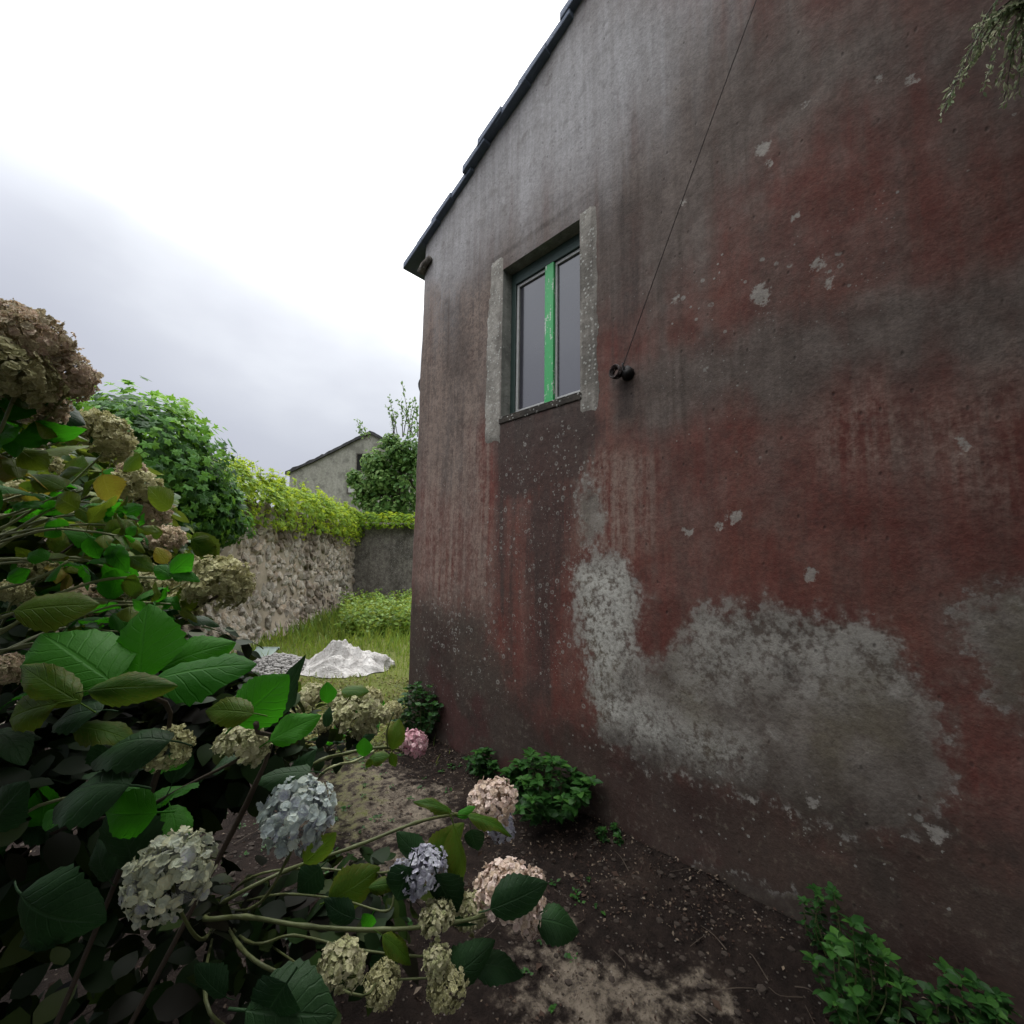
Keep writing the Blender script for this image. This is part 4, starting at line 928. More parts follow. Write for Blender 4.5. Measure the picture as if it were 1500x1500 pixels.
# ================================================================== small weeds at the foot of the gable
def weed(px, py, w_px, h_px, label, n_st, leaf, seed, tb=0, z=None, dep=None):
    rng = np.random.RandomState(seed); base = G(px, py)
    if base.x > WX-.06: base = Vector((WX-.08, W(px, py)[0], 0))
    dpt = base.x*FWD.x+base.y*FWD.y; hw_, hh = depth_r(w_px, dpt)/2, depth_r(h_px, dpt); base.z = gz(base.x, base.y)
    root = thing('weed', label, 'weed', base, 'leafy weeds along the foot of the gable')
    P, N, DDD, SZ, T = [], [], [], [], []; b = MB()
    for k in range(n_st):
        a = rng.uniform(0, 2*PI); rr = math.sqrt(rng.rand()); h = hh*math.sqrt(max(.12, 1-.85*rr*rr))*rng.uniform(.72, 1.0)
        tip = base+Vector((math.cos(a)*rr*hw_, math.sin(a)*rr*hw_, h))
        if tip.x > WX-.03: tip.x = WX-.03-rng.rand()*.04
        sp = spline([base+Vector((rng.normal(0, .02), rng.normal(0, .02), 0)), base.lerp(tip, .5)+Vector((math.cos(a)*.03, math.sin(a)*.03, -.02)), tip], 5); b.tube(sp, .0035, .0015, 4)
        for i, q in enumerate(sp[2:]):
            last = i == len(sp)-3; nl = 7 if last else 2; ph = rng.uniform(0, 6)
            for m in range(nl):
                an = ph+2*PI*m/nl; P.append(tuple(q)); DDD.append((math.cos(an), math.sin(an), .35 if last else .05)); N.append((0, 0, 1)); SZ.append(leaf*rng.uniform(.6, 1.35)); T.append(np.clip(rng.normal(.55 if last else .35, .2)+tb, 0, 1))
    P = np.array(P); P[:, 0] = np.minimum(P[:, 0], WX-.02)
    scatter('foliage', oval(.28, 3, .15, .25), P, N, SZ, M['weed'], rng, root, .4, dirs=DDD, tint=np.array(T)); b.build('stems', M['stem'], root)
weed(812, 1205, 150, 84, 'bushy green weed at the wall foot behind the cream pink flower head', 34, .062, 1, .05)
weed(722, 1142, 55, 36, 'smallest weed tuft at the wall foot between the corner weed and the bushy one', 12, .05, 2, -.15)
weed(628, 1090, 80, 82, 'dark low weed growing at the house corner beside the pink flower head', 34, .05, 3, -.25)
weed(1268, 1520, 135, 132, 'bright leafy weed against the wall at the bottom right', 20, .044, 4, .0)
weed(1432, 1570, 130, 100, 'dimmer leafy weed in the bottom right corner of the picture', 15, .042, 6, -.15)
weed(1215, 1420, 60, 95, 'thin straggly weed stem just behind the bright weed at bottom right', 6, .03, 7, -.1)
weed(905, 1240, 30, 16, 'tiny seedling tuft just right of the bushy green weed', 5, .03, 9, -.1)

# ================================================================== hydrangeas
def hleaf(fold, droop, ripple, seed, wd=.66):
    rnd = random.Random(seed); us = np.linspace(0, 1, 19); vv = np.array([-1, -.66, -.33, 0, .33, .66, 1]); vs, uv, fs = [], [], []
    tw = rnd.uniform(-.25, .25)
    for i, u in enumerate(us):
        hwid = .5*wd*(math.sin(PI*min(1, u**.78))**.82 if 0 < u < 1 else .012); hwid *= 1+(.05 if i % 2 else -.03)*(0 < i < 18)
        for v in vv:
            av = abs(v); z = fold*av*hwid*1.6-droop*u*u+.16*droop*math.sin(PI*u)+ripple*(math.sin(u*7.5*2*PI-av*2.1*2*PI)*.35*av*(1-av*.3)+math.sin(u*9+seed)*av*av)*hwid*2
            z -= .55*hwid*av*av; x = v*hwid; ca = tw*u; vs.append((x*math.cos(ca)-z*math.sin(ca)*.5, u, z*math.cos(ca)+x*math.sin(ca))); uv.append((u, v))
    m = len(vv)
    for i in range(len(us)-1):
        for j in range(m-1): a = i*m+j; fs.append((a, a+1, a+m+1, a+m))
    b = len(vs)                                               # petiole
    for k in range(4):
        y = -.22*k/3; z = -.06*(k/3)**2; r = .014
        for q in range(4): vs.append((r*math.cos(q*PI/2), y, z+r*math.sin(q*PI/2)-.004)); uv.append((0, 0))
    for k in range(3):
        for q in range(4): fs.append((b+k*4+q, b+k*4+(q+1) % 4, b+k*4+4+(q+1) % 4, b+k*4+4+q))
    return vs, fs, uv
LV = {}
for key in ('leaf_green', 'leaf_dark', 'leaf_olive', 'leaf_yellow', 'leaf_lime'):
    LV[key] = []
    for s, (fo, dr, ri) in enumerate(((.14, .12, .07), (.24, .28, .10), (.08, .38, .07), (.30, .12, .12))):
        vs, fs, uv = hleaf(fo, dr, ri, s+1, (.70, .62, .74, .60)[s]); LV[key].append(mesh(key, vs, fs, M[key], True, None, uv))
def add_leaf(root, base, tip, hint, mat='leaf_green', var=0, wscale=1.0, name='leaf', label=None):
    base, tip = Vector(base), Vector(tip); y = tip-base; L = y.length; y.normalize(); h = Vector(hint); z = h-y*h.dot(y)
    if z.length < 1e-3: z = y.orthogonal()
    z.normalize(); x = y.cross(z)
    m = Matrix(((x.x*L*wscale, y.x*L, z.x*L, base.x), (x.y*L*wscale, y.y*L, z.y*L, base.y), (x.z*L*wscale, y.z*L, z.z*L, base.z), (0, 0, 0, 1)))
    o = bpy.data.objects.new(name, LV[mat][var]); C.objects.link(o); o.parent = root; o.matrix_parent_inverse = Matrix.Translation(root.location).inverted(); o.matrix_basis = m
    if label: o['label'] = label
    return o
def head_mesh(name, mat, seed, n=120, fs_=.19, crumple=.25, zmin=-.65, flat=.85):
    rng = np.random.RandomState(seed); V, F, T, E = [], [], [], []
    base = [(0, 0), (-.40, .32), (.40, .32), (-.50, .72), (.50, .72), (-.2, 1.0), (.2, 1.0)]; pf = [(0, 2, 1), (1, 2, 4, 3), (3, 4, 6, 5)]
    for k in range(n):
        zz = 1-(k+.5)/n*(1-zmin); a = k*2.39996+rng.uniform(-.25, .25); rr = math.sqrt(max(0, 1-zz*zz)); d = Vector((rr*math.cos(a), rr*math.sin(a), zz))
        lump = 1+.10*noise.noise(d*2.2+Vector((seed, 1, 1))); c0 = Vector((d.x, d.y, d.z*flat))*lump*rng.uniform(.76, 1.05)
        nn = (d+Vector(rng.normal(0, .42, 3))+Vector((0, 0, .15))).normalized(); tx = nn.orthogonal().normalized(); ty = nn.cross(tx); ph = rng.uniform(0, PI/2); tv = rng.rand(); sz = fs_*rng.uniform(.75, 1.15)
        npet = 4 if rng.rand() < .85 else 5
        for q in range(npet):
            an = ph+2*PI*q/npet; yv = tx*math.cos(an)+ty*math.sin(an); xv = nn.cross(yv); b = len(V); cup = rng.uniform(-.45, .35); cr_ = crumple
            for i, (x, y) in enumerate(base):
                zq = cup*y*y+rng.normal(0, cr_*.35)*(y > .2); p = c0+yv*(y*sz)+xv*(x*sz*1.1)+nn*(zq*sz+rng.normal(0, .004)); V.append(tuple(p)); T.append(tv); E.append(y)
            F += [tuple(i+b for i in f) for f in pf]
        b = len(V); s0 = Vector((0, 0, -.45)); dd = (c0-s0).normalized(); ox = dd.orthogonal().normalized()*.012; oy = dd.cross(ox)   # pedicel
        st = s0+(c0-s0)*.45
        for cc in (st, c0-nn*.01):
            for q in range(3): w_ = 2*PI*q/3; V.append(tuple(cc+ox*math.cos(w_)+oy*math.sin(w_))); T.append(.05); E.append(0)
        for q in range(3): F.append((b+q, b+(q+1) % 3, b+3+(q+1) % 3, b+3+q))
    return mesh(name, V, F, mat, False, {'tint': T, 'edge': E})
HEADS = {}
for nm, mat, cr_, fz, n in (('brown', P_BROWN, .5, .125, 300), ('olive', P_OLIVE, .45, .14, 260), ('green', P_GREEN, .34, .155, 190), ('blue', P_BLUE, .30, .165, 190), ('cream', P_CREAM, .30, .165, 200), ('pink', P_PINK, .3, .145, 240), ('rose', P_ROSE, .3, .165, 160), ('lilac', P_LILAC, .3, .165, 150)):
    HEADS[nm] = [head_mesh('flower_head', mat, s*7+len(nm), n, fz, cr_, -.7 if nm != 'green' else -.5) for s in range(3)]
cnt = [0]
def add_head(root, px, py, dp, r_px, kind, label=None, squash=1, pt=None):
    p = Vector(pt) if pt is not None else D(px, py, dp); r = depth_r(r_px, dp); cnt[0] += 1
    o = bpy.data.objects.new('flower_head', HEADS[kind][cnt[0] % 3]); C.objects.link(o); o.parent = root; o.matrix_parent_inverse = Matrix.Translation(root.location).inverted()
    o.location = p; o.scale = (r, r, r*squash); o.rotation_euler = (random.uniform(-.5, .5), random.uniform(-.5, .5), random.uniform(0, 6))
    if label: o['label'] = label
    return o
def add_stem(root, pts, r0=.006, r1=.003, mat='stem', leaves=0, rng=None, lsize=.09, mats=('leaf_green',), n=6, skip=.3):
    sp = spline(pts, n); b = MB(); b.tube(sp, r0, r1, 6, bumps=n); b.build('stem', M[mat], root, True)
    if leaves:
        idx = np.linspace(len(sp)*skip, len(sp)*.84, leaves).astype(int)
        for k, i in enumerate(idx):
            q = sp[i]; d = (sp[min(i+1, len(sp)-1)]-sp[max(i-1, 0)]).normalized(); sd_ = d.cross(Vector((0, 0, 1)))
            if sd_.length < .1: sd_ = Vector((1, 0, 0))
            sd_.normalize(); upv = sd_.cross(d); an = (PI/2)*(k % 2)+rng.uniform(-.4, .4)
            for s in (1, -1):
                o_ = (sd_*math.cos(an)+upv*math.sin(an))*s; L = lsize*rng.uniform(.65, 1.2)
                dirv = (o_*1.0+d*.55+Vector((0, 0, .1))).normalized(); bp = q+o_*(.22*L)
                add_leaf(root, bp, bp+dirv*L, Vector((0, 0, 1))+Vector(rng.normal(0, .35, 3)), mats[rng.randint(len(mats))], rng.randint(4))
    return sp
def dp_at(p): return (Vector(p)-Vector((0, 0, EYE))).dot(FWD)
rng = np.random.RandomState(77)

# -- A: tall shrub, upper left, faded heads
bA = Vector((-.55, 1.35, gz(-.55, 1.35)))
hA = thing('hydrangea', 'tall hydrangea at the left edge with large faded brown flower heads and yellowing leaves', 'shrub', bA, 'hydrangea bushes')
for q in ((40,500,.90,52,'brown'), (12,545,.86,55,'olive'), (92,548,.95,40,'brown'), (25,478,1.0,38,'brown'), (48,590,.98,40,'brown'), (150,640,1.30,40,'olive'), (200,715,1.45,32,'olive'), (222,752,1.5,26,'brown'), (195,690,1.6,18,'brown'),
          (120,770,1.5,26,'olive'), (60,680,1.6,24,'olive'), (90,745,1.7,22,'olive'), (243,790,1.75,24,'brown'), (30,720,1.4,20,'olive')):
    lab = {'brown': 'faded brown pink flower head', 'olive': 'faded olive brown flower head'}[q[4]]
    add_head(hA, *q, label=lab)
    p = D(*q[:3]); s0 = bA+Vector((rng.normal(0, .08), rng.normal(0, .08), 0)); m0 = D(q[0]*.25-190, q[1]+230+rng.uniform(-40, 40), q[2]+.12); m1 = D(q[0]*.6-40, q[1]+q[3]+55+rng.uniform(-15, 25), q[2]+.06)
    add_stem(hA, [s0, m0, m1, p-FWD*-.02-Vector((0, 0, depth_r(q[3], q[2])*.5))], .0042, .003, 'pale_stem' if rng.rand() < .6 else 'dry_stem', 6, rng, .10, ('leaf_green', 'leaf_olive', 'leaf_lime', 'leaf_green', 'leaf_yellow', 'leaf_lime'), skip=.35)
def ex(root, b0, t0, dp, mat, hint=None, var=0, ws=1.0, dtip=0, lab=None):
    p0 = D(*b0, dp); p1 = D(*t0, dp+dtip); return add_leaf(root, p0, p1, hint or (-FWD*.75+Vector((0, 0, .8))), mat, var, ws, label=lab)
Hc = -FWD
for b0, t0, dp_, mt, hn, var, ws in (((150,695),(162,738),1.1,'leaf_yellow',Hc,0,1.6), ((20,672),(5,705),1.05,'leaf_yellow',Hc,0,1.3), ((95,715),(45,690),1.15,'leaf_olive',None,0,1), ((120,690),(75,690),1.2,'leaf_olive',None,1,1), ((150,790),(185,765),1.1,'leaf_olive',Hc,2,1.2),
     ((110,655),(90,625),1.2,'leaf_lime',Hc,1,1.1), ((20,700),(-15,672),1.0,'leaf_yellow',Hc,0,1.2), ((115,745),(72,722),1.05,'leaf_lime',Hc+UP*.4,1,1.1), ((250,745),(212,712),1.2,'leaf_lime',Hc,0,1.0), ((60,645),(35,610),1.2,'leaf_dark',Hc,2,1), ((75,640),(95,600),1.2,'leaf_dark',None,0,1), ((170,790),(135,795),1.1,'leaf_green',None,1,1.2), ((230,790),(225,770),1.3,'leaf_olive',Hc,0,1.1),
     ((85,765),(60,785),1.1,'leaf_green',Hc,0,1.4), ((280,790),(310,815),1.15,'leaf_olive',Hc,2,1.2), ((285,780),(315,835),1.16,'leaf_olive',Hc,0,.9), ((245,825),(228,800),1.1,'leaf_yellow',None,0,1), ((190,815),(225,835),1.1,'leaf_olive',None,3,1), ((40,590),(110,600),1.15,'leaf_dark',None,2,1),
     ((15,590),(55,630),1.1,'leaf_dark',Hc,1,1), ((110,610),(125,650),1.3,'leaf_dark',Hc,1,1), ((205,665),(175,690),1.4,'leaf_olive',Hc,0,1), ((20,740),(60,735),1.15,'leaf_green',None,1,1)):
    ex(hA, b0, t0, dp_, mt, hn, var, ws)
for pts in ([(-60,790),(0,775),(70,735),(135,715)], [(-60,830),(0,800),(60,765),(130,748),(180,742)], [(-40,690),(0,650),(60,655),(105,640)], [(-60,710),(0,690),(55,705),(85,720)], [(-60,760),(0,758),(110,718)]):
    add_stem(hA, [D(x, y, 1.12+.05*i) for i, (x, y) in enumerate(pts)], .0042, .003, 'pale_stem', 0)

def rosette(root, p, ax, L, mats, n=6):               # a fresh shoot tip: pairs of small leaves
    ax = Vector(ax).normalized(); x_ = ax.orthogonal().normalized(); y_ = ax.cross(x_); ph = rng.uniform(0, 3)
    for k in range(n):
        a_ = ph+PI*(k % 2)+(k//2)*PI/2; d = (x_*math.cos(a_)+y_*math.sin(a_))*(1-.12*(k//2))+ax*(.35+.25*(k//2)); add_leaf(root, p+d*.006, p+d.normalized()*L*rng.uniform(.7, 1.1)*(1-.12*(k//2)), ax, mats[rng.randint(len(mats))], rng.randint(4))
def sweep(root, n, y0r, x1r, dyr, dpr):                   # thin pale stems arching in from the left, ending in a fresh shoot
    for k in range(n):
        y0 = rng.uniform(*y0r); x1 = rng.uniform(*x1r); dy = rng.uniform(*dyr); d0 = rng.uniform(*dpr)
        k1, k2 = rng.uniform(.55, 1.0), rng.uniform(.85, 1.25)
        sp = add_stem(root, [D(-110, y0+rng.uniform(0, 60), d0), D(x1*.3, y0+dy*k1, d0+.03), D(x1*.72, y0+dy*k2, d0+.06), D(x1, y0+dy+rng.uniform(-5, 14), d0+.08)], .0034, .002, 'pale_stem', 3, rng, .075, ('leaf_green', 'leaf_lime', 'leaf_green', 'leaf_olive'), skip=.45)
        rosette(root, sp[-1], sp[-1]-sp[-4]+Vector((0, 0, .02)), rng.uniform(.05, .08), ('leaf_green', 'leaf_lime', 'leaf_green', 'leaf_olive'))
sweep(hA, 7, (660, 860), (60, 250), (-90, 0), (.98, 1.25))
# -- B: mid left shrub with big glossy leaves
bB = Vector((-.15, 1.25, gz(-.15, 1.25)))
hB = thing('hydrangea', 'hydrangea in the middle left with a rosette of big bright green leaves', 'shrub', bB, 'hydrangea bushes')
for b0, t0, dp_, mt, hn, var, ws, dt_ in (((165,1000),(52,915),.76,'leaf_green',Hc*.7+UP*.6+RGT*.55,0,1.0,.05), ((205,1000),(208,882),.80,'leaf_green',Hc+UP*.15,0,1.22,.05), ((225,995),(372,962),.74,'leaf_green',Hc*.45+UP*.9-RGT*.2,0,.95,.04), ((235,980),(325,935),.84,'leaf_green',Hc*.9+UP*.2-RGT*.6,2,.95,.02),
     ((128,1012),(232,1000),.68,'leaf_olive',Hc*.75+UP*.45,2,.62,0), ((118,1030),(12,965),.71,'leaf_olive',Hc*.7+UP*.4+RGT*.6,1,.62,0), ((345,1060),(420,990),.80,'leaf_green',Hc+UP*.2,0,1.2,.03), ((372,1045),(290,1035),.71,'leaf_olive',Hc*.7+UP*.7,1,.8,0), ((20,895),(142,880),.82,'leaf_olive',Hc*.7+UP*.6,0,1,.05),
     ((395,1085),(470,1045),.85,'leaf_green',Hc*.7+UP*.6,3,1,.05), ((380,1075),(455,965),.95,'leaf_dark',Hc*.4+RGT*.8,3,.6,.05), ((150,1040),(60,1050),.72,'leaf_dark',Hc*.5+UP,1,1,0), ((85,1030),(-20,1055),.70,'leaf_olive',Hc*.6+UP*.4,1,.8,0), ((250,1085),(120,1080),.70,'leaf_dark',Hc*.4+UP,2,.8,0),
     ((190,1150),(60,1150),.66,'leaf_dark',Hc*.5+UP,2,1,0), ((110,1065),(200,1075),.73,'leaf_olive',Hc*.5+UP,1,.8,0), ((-20,1215),(30,1150),.66,'leaf_dark',Hc+UP*.3,0,1.1,0), ((230,1190),(130,1195),.68,'leaf_green',Hc+UP*.6,1,1,0), ((200,1275),(160,1180),.80,'leaf_dark',Hc+UP*.3,0,1.15,0),
     ((100,1330),(20,1390),.56,'leaf_dark',Hc+UP*.4,0,1.3,-.02), ((30,1310),(110,1380),.55,'leaf_dark',Hc+UP*.3,2,1.25,-.02), ((360,1480),(490,1490),.60,'leaf_dark',Hc*.7+UP*.8,0,1.2,0), ((420,1440),(370,1520),.60,'leaf_dark',Hc+UP*.4,1,1.3,0), ((250,840),(280,812),1.0,'leaf_green',Hc,0,1.1,0), ((255,845),(225,826),1.0,'leaf_green',Hc+UP,0,1.0,0), ((252,840),(290,845),1.0,'leaf_green',Hc+UP,1,.9,0),
     ((160,800),(185,835),1.0,'leaf_green',Hc+UP,1,1,0), ((150,810),(180,800),1.0,'leaf_green',Hc+UP,0,1,0), ((90,830),(60,850),.95,'leaf_green',Hc+UP,0,1,0), ((70,820),(35,805),.95,'leaf_green',Hc+UP,1,1,0), ((10,850),(40,835),.9,'leaf_green',Hc,0,1,0), ((215,895),(185,880),.95,'leaf_green',Hc,1,.8,0)):
    ex(hB, b0, t0, dp_, mt, hn, var, ws, dt_)
for q in ((320,855,1.15,45,'olive'), (300,830,1.25,22,'olive'), (225,862,1.3,34,'olive'), (265,890,1.25,26,'olive'), (215,840,1.4,18,'olive'), (5,985,.85,30,'brown'), (355,1095,.85,36,'green'), (245,1095,.85,32,'olive'), (20,870,1.3,22,'olive'), (125,880,1.35,26,'brown'), (65,830,1.5,24,'olive')):
    add_head(hB, *q, label={'olive': 'faded olive green flower head', 'brown': 'dry brown flower head', 'green': 'greenish cream flower head'}[q[4]])
    p = D(*q[:3]); s0 = bB+Vector((rng.normal(0, .08), rng.normal(0, .08), 0)); m0 = D(q[0]*.3-120, q[1]+200+rng.uniform(-30, 30), q[2]+.1); m1 = D(q[0]*.7-25, q[1]+q[3]+35+rng.uniform(-10, 20), q[2]+.08); add_stem(hB, [s0, m0, m1, p-Vector((0, 0, depth_r(q[3], q[2])*.4))], .004, .003, 'pale_stem' if rng.rand() < .5 else 'dry_stem', 5, rng, .10, ('leaf_green', 'leaf_dark', 'leaf_dark'), skip=.35)
for pts in ([(-60,840),(0,820),(60,820),(110,817),(150,830)], [(-60,905),(0,905),(85,870),(160,848),(250,848),(300,862)], [(-60,935),(0,924),(45,900),(85,890)], [(-60,870),(0,862),(60,845),(100,822)]):
    add_stem(hB, [D(x, y, .98+.04*i) for i, (x, y) in enumerate(pts)], .0042, .003, 'pale_stem', 0)
add_stem(hB, [bB, D(225, 1150, .85), D(205, 1000, .78)], .005, .004, 'dry_stem', 0)
add_stem(hB, [bB, D(360, 1180, .9), D(375, 1060, .80)], .005, .004, 'dry_stem', 0)

sweep(hB, 5, (880, 980), (90, 290), (-100, -20), (.92, 1.15))
# -- C: low front shrub with blue and pink heads on arching stems
bC = G(320, 1360); bC.z = gz(bC.x, bC.y)
hC = thing('hydrangea', 'low hydrangea in front with pale blue and cream pink heads on long arching stems', 'shrub', bC, 'hydrangea bushes')
HB = [(437,1190,.84,51,'blue','pale blue flower head on the right of the two large ones'), (250,1280,.74,54,'cream','large cream and blue flower head'), (722,1174,1.25,35,'pink','cream pink flower head, round, farther one'), (735,1212,1.3,20,'lilac',None), (744,1308,.92,46,'pink','cream pink flower head half behind a leaf'), (775,1335,.98,30,'pink',None), (690,1335,.96,26,'green',None),
      (622,1275,.95,34,'lilac','grey lilac flower head under drooping leaves'), (590,1280,1.0,20,'lilac',None), (640,1345,.9,26,'green','yellow green young flower head'), (500,1415,.72,34,'green','yellow green flower head near the bottom edge'), (640,1405,.85,20,'green',None), (560,1440,.85,26,'olive',None), (655,1440,.85,30,'olive',None), (780,1290,1.1,18,'pink',None)]
for q in HB: add_head(hC, *q[:5], label=q[5] or {'lilac': 'grey lilac flower head', 'pink': 'cream pink flower head', 'green': 'yellow green flower head', 'olive': 'faded olive flower head'}[q[4]])
for pts, r in (([(330,1320,1.02),(420,1275,1.0),(520,1240,1.02),(610,1205,1.08),(668,1193,1.15),(715,1190,1.24)], .0058), ([(300,1345,1.0),(360,1343,.95),(450,1357,.9),(560,1362,.88),(660,1352,.89),(735,1335,.92)], .0066), ([(360,1290,1.1),(440,1272,1.08),(530,1278,1.05),(570,1277,1.02),(600,1262,1.0)], .0045),
               ([(380,1315,1.1),(430,1310,1.05),(500,1318,1.0),(565,1335,.95),(578,1310,.97)], .004), ([(350,1385,.95),(420,1430,.82),(480,1440,.76),(500,1425,.72)], .0055), ([(360,1378,1.0),(430,1370,.98),(520,1390,.92),(600,1400,.88),(640,1400,.86)], .004), ([(480,1440,.85),(560,1436,.85),(640,1432,.85)], .0035),
               ([(300,1375,.95),(262,1330,.80),(252,1295,.75)], .005), ([(370,1330,1.0),(420,1260,.90),(435,1215,.85)], .005), ([(300,1440,.80),(345,1520,.72)], .005)):
    add_stem(hC, [bC]+[D(*p) for p in pts], r*.72, r*.55, 'stem', 0)
for b0, t0, dp_, mt, hn, var, ws, dt_ in (((662,1190),(610,1165),1.14,'leaf_olive',Hc*.3+UP,1,.5,0), ((685,1195),(755,1212),1.12,'leaf_olive',Hc*.35+UP,1,.55,0), ((668,1195),(695,1180),1.15,'leaf_green',Hc*.4+UP,0,.7,0), ((665,1210),(692,1330),.98,'leaf_olive',Hc*.6+RGT*.7,2,.45,-.05), ((690,1215),(700,1250),1.1,'leaf_dark',Hc,0,1.2,0), ((718,1332),(802,1298),.83,'leaf_dark',Hc*.8+UP*.4,0,.85,0),
     ((622,1262),(580,1222),.98,'leaf_dark',Hc+UP*.3,0,.8,0), ((625,1262),(675,1215),.98,'leaf_olive',Hc+UP*.2,1,.95,0), ((600,1270),(572,1345),.92,'leaf_dark',Hc,2,.9,0), ((640,1280),(668,1345),.92,'leaf_dark',Hc,0,1.1,0), ((445,1265),(490,1225),.98,'leaf_olive',Hc,0,.9,0), ((480,1320),(545,1285),1.0,'leaf_olive',Hc*.7+UP*.3,2,1,0), ((470,1270),(430,1310),1.05,'leaf_dark',Hc+UP*.4,0,1.2,0), ((520,1345),(470,1325),.95,'leaf_dark',Hc+UP*.5,1,1,0),
     ((785,1345),(855,1358),.95,'leaf_dark',Hc*.6+UP,2,.9,0), ((455,1130),(370,1135),.92,'leaf_dark',Hc*.35+UP,0,.8,0), ((425,1150),(455,1105),.95,'leaf_dark',Hc,1,.9,0), ((650,1352),(700,1362),.9,'leaf_dark',Hc*.6-UP*.4,0,.8,0), ((560,1370),(610,1410),.86,'leaf_olive',Hc*.5+UP,1,.7,0), ((545,1340),(530,1365),.9,'leaf_green',Hc,0,1.1,0), ((540,1300),(580,1290),1.0,'leaf_olive',Hc*.4+UP*.6,2,.7,0), ((580,1390),(540,1440),.9,'leaf_dark',Hc,1,1,0), ((640,1440),(720,1400),.85,'leaf_dark',Hc+UP*.4,2,.8,0), ((690,1410),(770,1420),.88,'leaf_dark',Hc*.6+UP,1,.8,0),
     ((330,1460),(280,1420),.66,'leaf_dark',Hc,0,1,0), ((160,1290),(130,1240),.75,'leaf_dark',Hc+UP*.4,1,1,0)):
    ex(hC, b0, t0, dp_, mt, hn, var, ws, dt_)

# -- D: farther low shrub, greenish heads, before the tarp
bD = G(478, 1105); bD.z = gz(bD.x, bD.y)
hD = thing('hydrangea', 'farther small hydrangea with greenish cream heads between the tarpaulin and the front shrubs', 'shrub', bD, 'hydrangea bushes')
for q in ((430,1032,1.85,24,'green'), (455,1020,1.95,20,'green'), (520,1042,1.9,30,'green'), (500,1030,2.0,20,'green'), (540,1025,2.1,20,'olive'), (555,1050,2.0,18,'green'), (415,1055,1.7,18,'green'), (410,1085,1.6,20,'olive'), (535,1070,1.95,18,'green'), (470,1060,1.8,14,'olive'), (575,1040,2.3,14,'olive')):
    add_head(hD, *q); p = D(*q[:3]); add_stem(hD, [bD, bD.lerp(p, .5)+Vector((rng.normal(0, .03), rng.normal(0, .03), .03)), p], .005, .003, 'dry_stem', 2, rng, .08, ('leaf_dark', 'leaf_green', 'leaf_olive'), skip=.45)
for b0, t0, dp_, mt, hn, var, ws in (((480,1030),(478,1000),1.7,'leaf_green',Hc,0,1.2), ((478,1065),(480,1038),1.7,'leaf_dark',Hc,1,1), ((500,1012),(540,1010),1.9,'leaf_olive',Hc*.5+UP,0,1), ((440,1000),(420,1020),1.6,'leaf_olive',Hc,1,1)): ex(hD, b0, t0, dp_, mt, hn, var, ws)

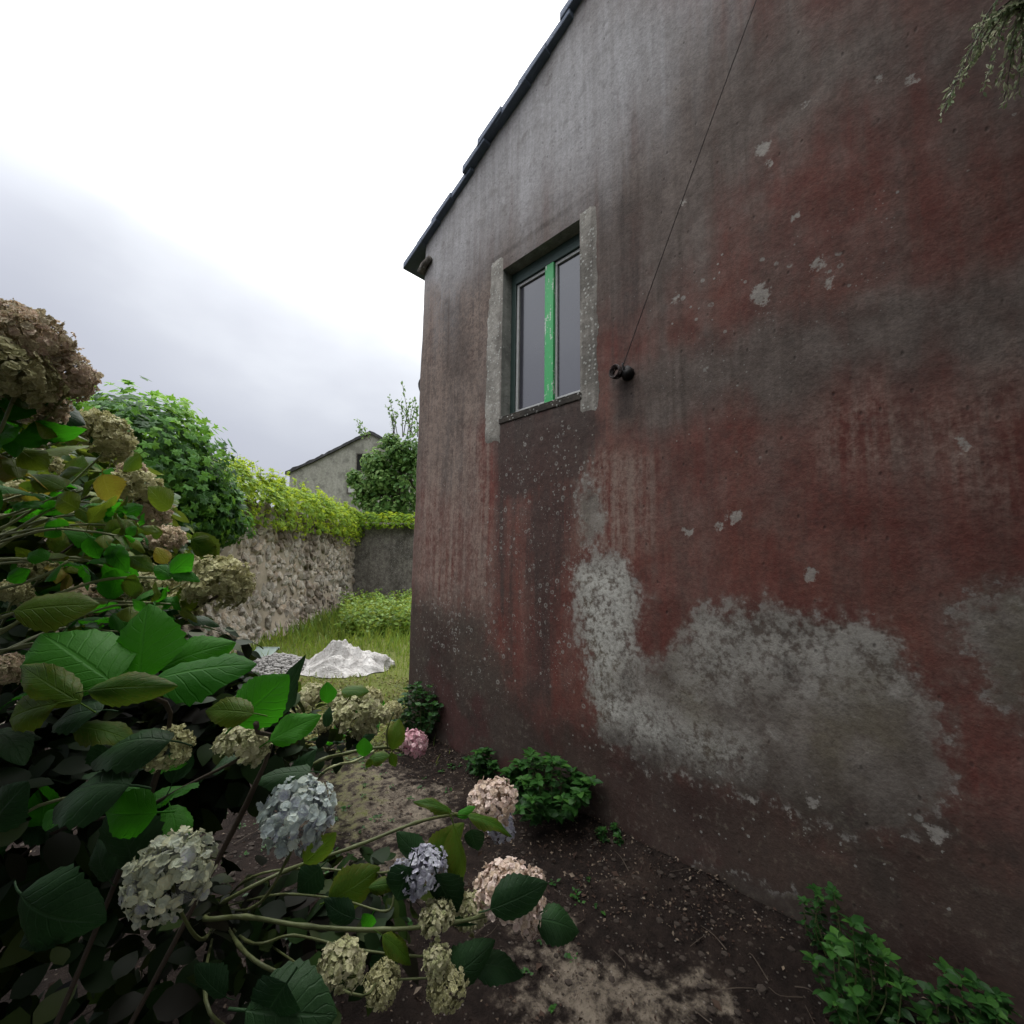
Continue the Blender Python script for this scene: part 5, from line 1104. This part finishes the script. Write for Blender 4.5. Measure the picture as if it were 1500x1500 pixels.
# -- E: slim shoot with one pink head
bE = G(440, 1185); bE.z = gz(bE.x, bE.y)
hE = thing('hydrangea', 'slim low hydrangea shoot ending in a single small rose pink flower head', 'shrub', bE, 'hydrangea bushes')
add_stem(hE, [bE, D(450, 1130, 1.45), D(510, 1103, 1.5), D(560, 1095, 1.55), D(592, 1100, 1.62)], .006, .004, 'stem', 0)
add_stem(hE, [bE, D(470, 1135, 1.4), D(520, 1115, 1.42), D(548, 1100, 1.44)], .0042, .003, 'pale_stem', 0)
add_stem(hE, [D(568, 1097, 1.55), D(567, 1070, 1.55), D(577, 1043, 1.55)], .003, .002, 'stem', 0)
add_head(hE, 606, 1088, 1.62, 21, 'rose', 'small rose pink flower head')
for b0, t0, dp_, mt, hn, var, ws in (((533,1108),(532,1082),1.42,'leaf_green',Hc,0,1.3), ((530,1085),(548,1078),1.45,'leaf_dark',Hc,1,1), ((575,1098),(582,1060),1.55,'leaf_olive',Hc,2,1), ((540,1112),(570,1105),1.42,'leaf_olive',Hc*.6+UP,0,1), ((573,1102),(578,1128),1.5,'leaf_olive',Hc,1,.8), ((545,1112),(535,1128),1.4,'leaf_olive',Hc,1,.9)): ex(hE, b0, t0, dp_, mt, hn, var, ws)

# undergrowth inside the shrubs: many smaller shaded leaves and dry stalks, one part of each shrub
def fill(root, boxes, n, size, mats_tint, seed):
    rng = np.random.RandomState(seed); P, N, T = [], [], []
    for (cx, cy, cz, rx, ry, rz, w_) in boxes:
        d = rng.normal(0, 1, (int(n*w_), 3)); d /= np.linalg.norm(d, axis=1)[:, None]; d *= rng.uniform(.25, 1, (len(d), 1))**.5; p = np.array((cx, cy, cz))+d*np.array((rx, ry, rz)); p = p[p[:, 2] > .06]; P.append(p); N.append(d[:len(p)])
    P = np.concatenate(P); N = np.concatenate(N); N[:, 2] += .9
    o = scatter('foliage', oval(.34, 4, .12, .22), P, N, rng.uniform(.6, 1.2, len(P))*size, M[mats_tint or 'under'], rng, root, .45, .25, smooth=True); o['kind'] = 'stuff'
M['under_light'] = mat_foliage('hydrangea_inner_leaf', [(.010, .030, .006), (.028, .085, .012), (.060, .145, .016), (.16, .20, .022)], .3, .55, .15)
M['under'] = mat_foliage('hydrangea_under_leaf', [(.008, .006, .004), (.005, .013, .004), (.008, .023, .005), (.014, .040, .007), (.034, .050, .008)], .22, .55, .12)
def cpt(px, py, dp, r1, r2): p = D(px, py, dp); return (p.x, p.y, p.z, r1, r1, r2, 1)
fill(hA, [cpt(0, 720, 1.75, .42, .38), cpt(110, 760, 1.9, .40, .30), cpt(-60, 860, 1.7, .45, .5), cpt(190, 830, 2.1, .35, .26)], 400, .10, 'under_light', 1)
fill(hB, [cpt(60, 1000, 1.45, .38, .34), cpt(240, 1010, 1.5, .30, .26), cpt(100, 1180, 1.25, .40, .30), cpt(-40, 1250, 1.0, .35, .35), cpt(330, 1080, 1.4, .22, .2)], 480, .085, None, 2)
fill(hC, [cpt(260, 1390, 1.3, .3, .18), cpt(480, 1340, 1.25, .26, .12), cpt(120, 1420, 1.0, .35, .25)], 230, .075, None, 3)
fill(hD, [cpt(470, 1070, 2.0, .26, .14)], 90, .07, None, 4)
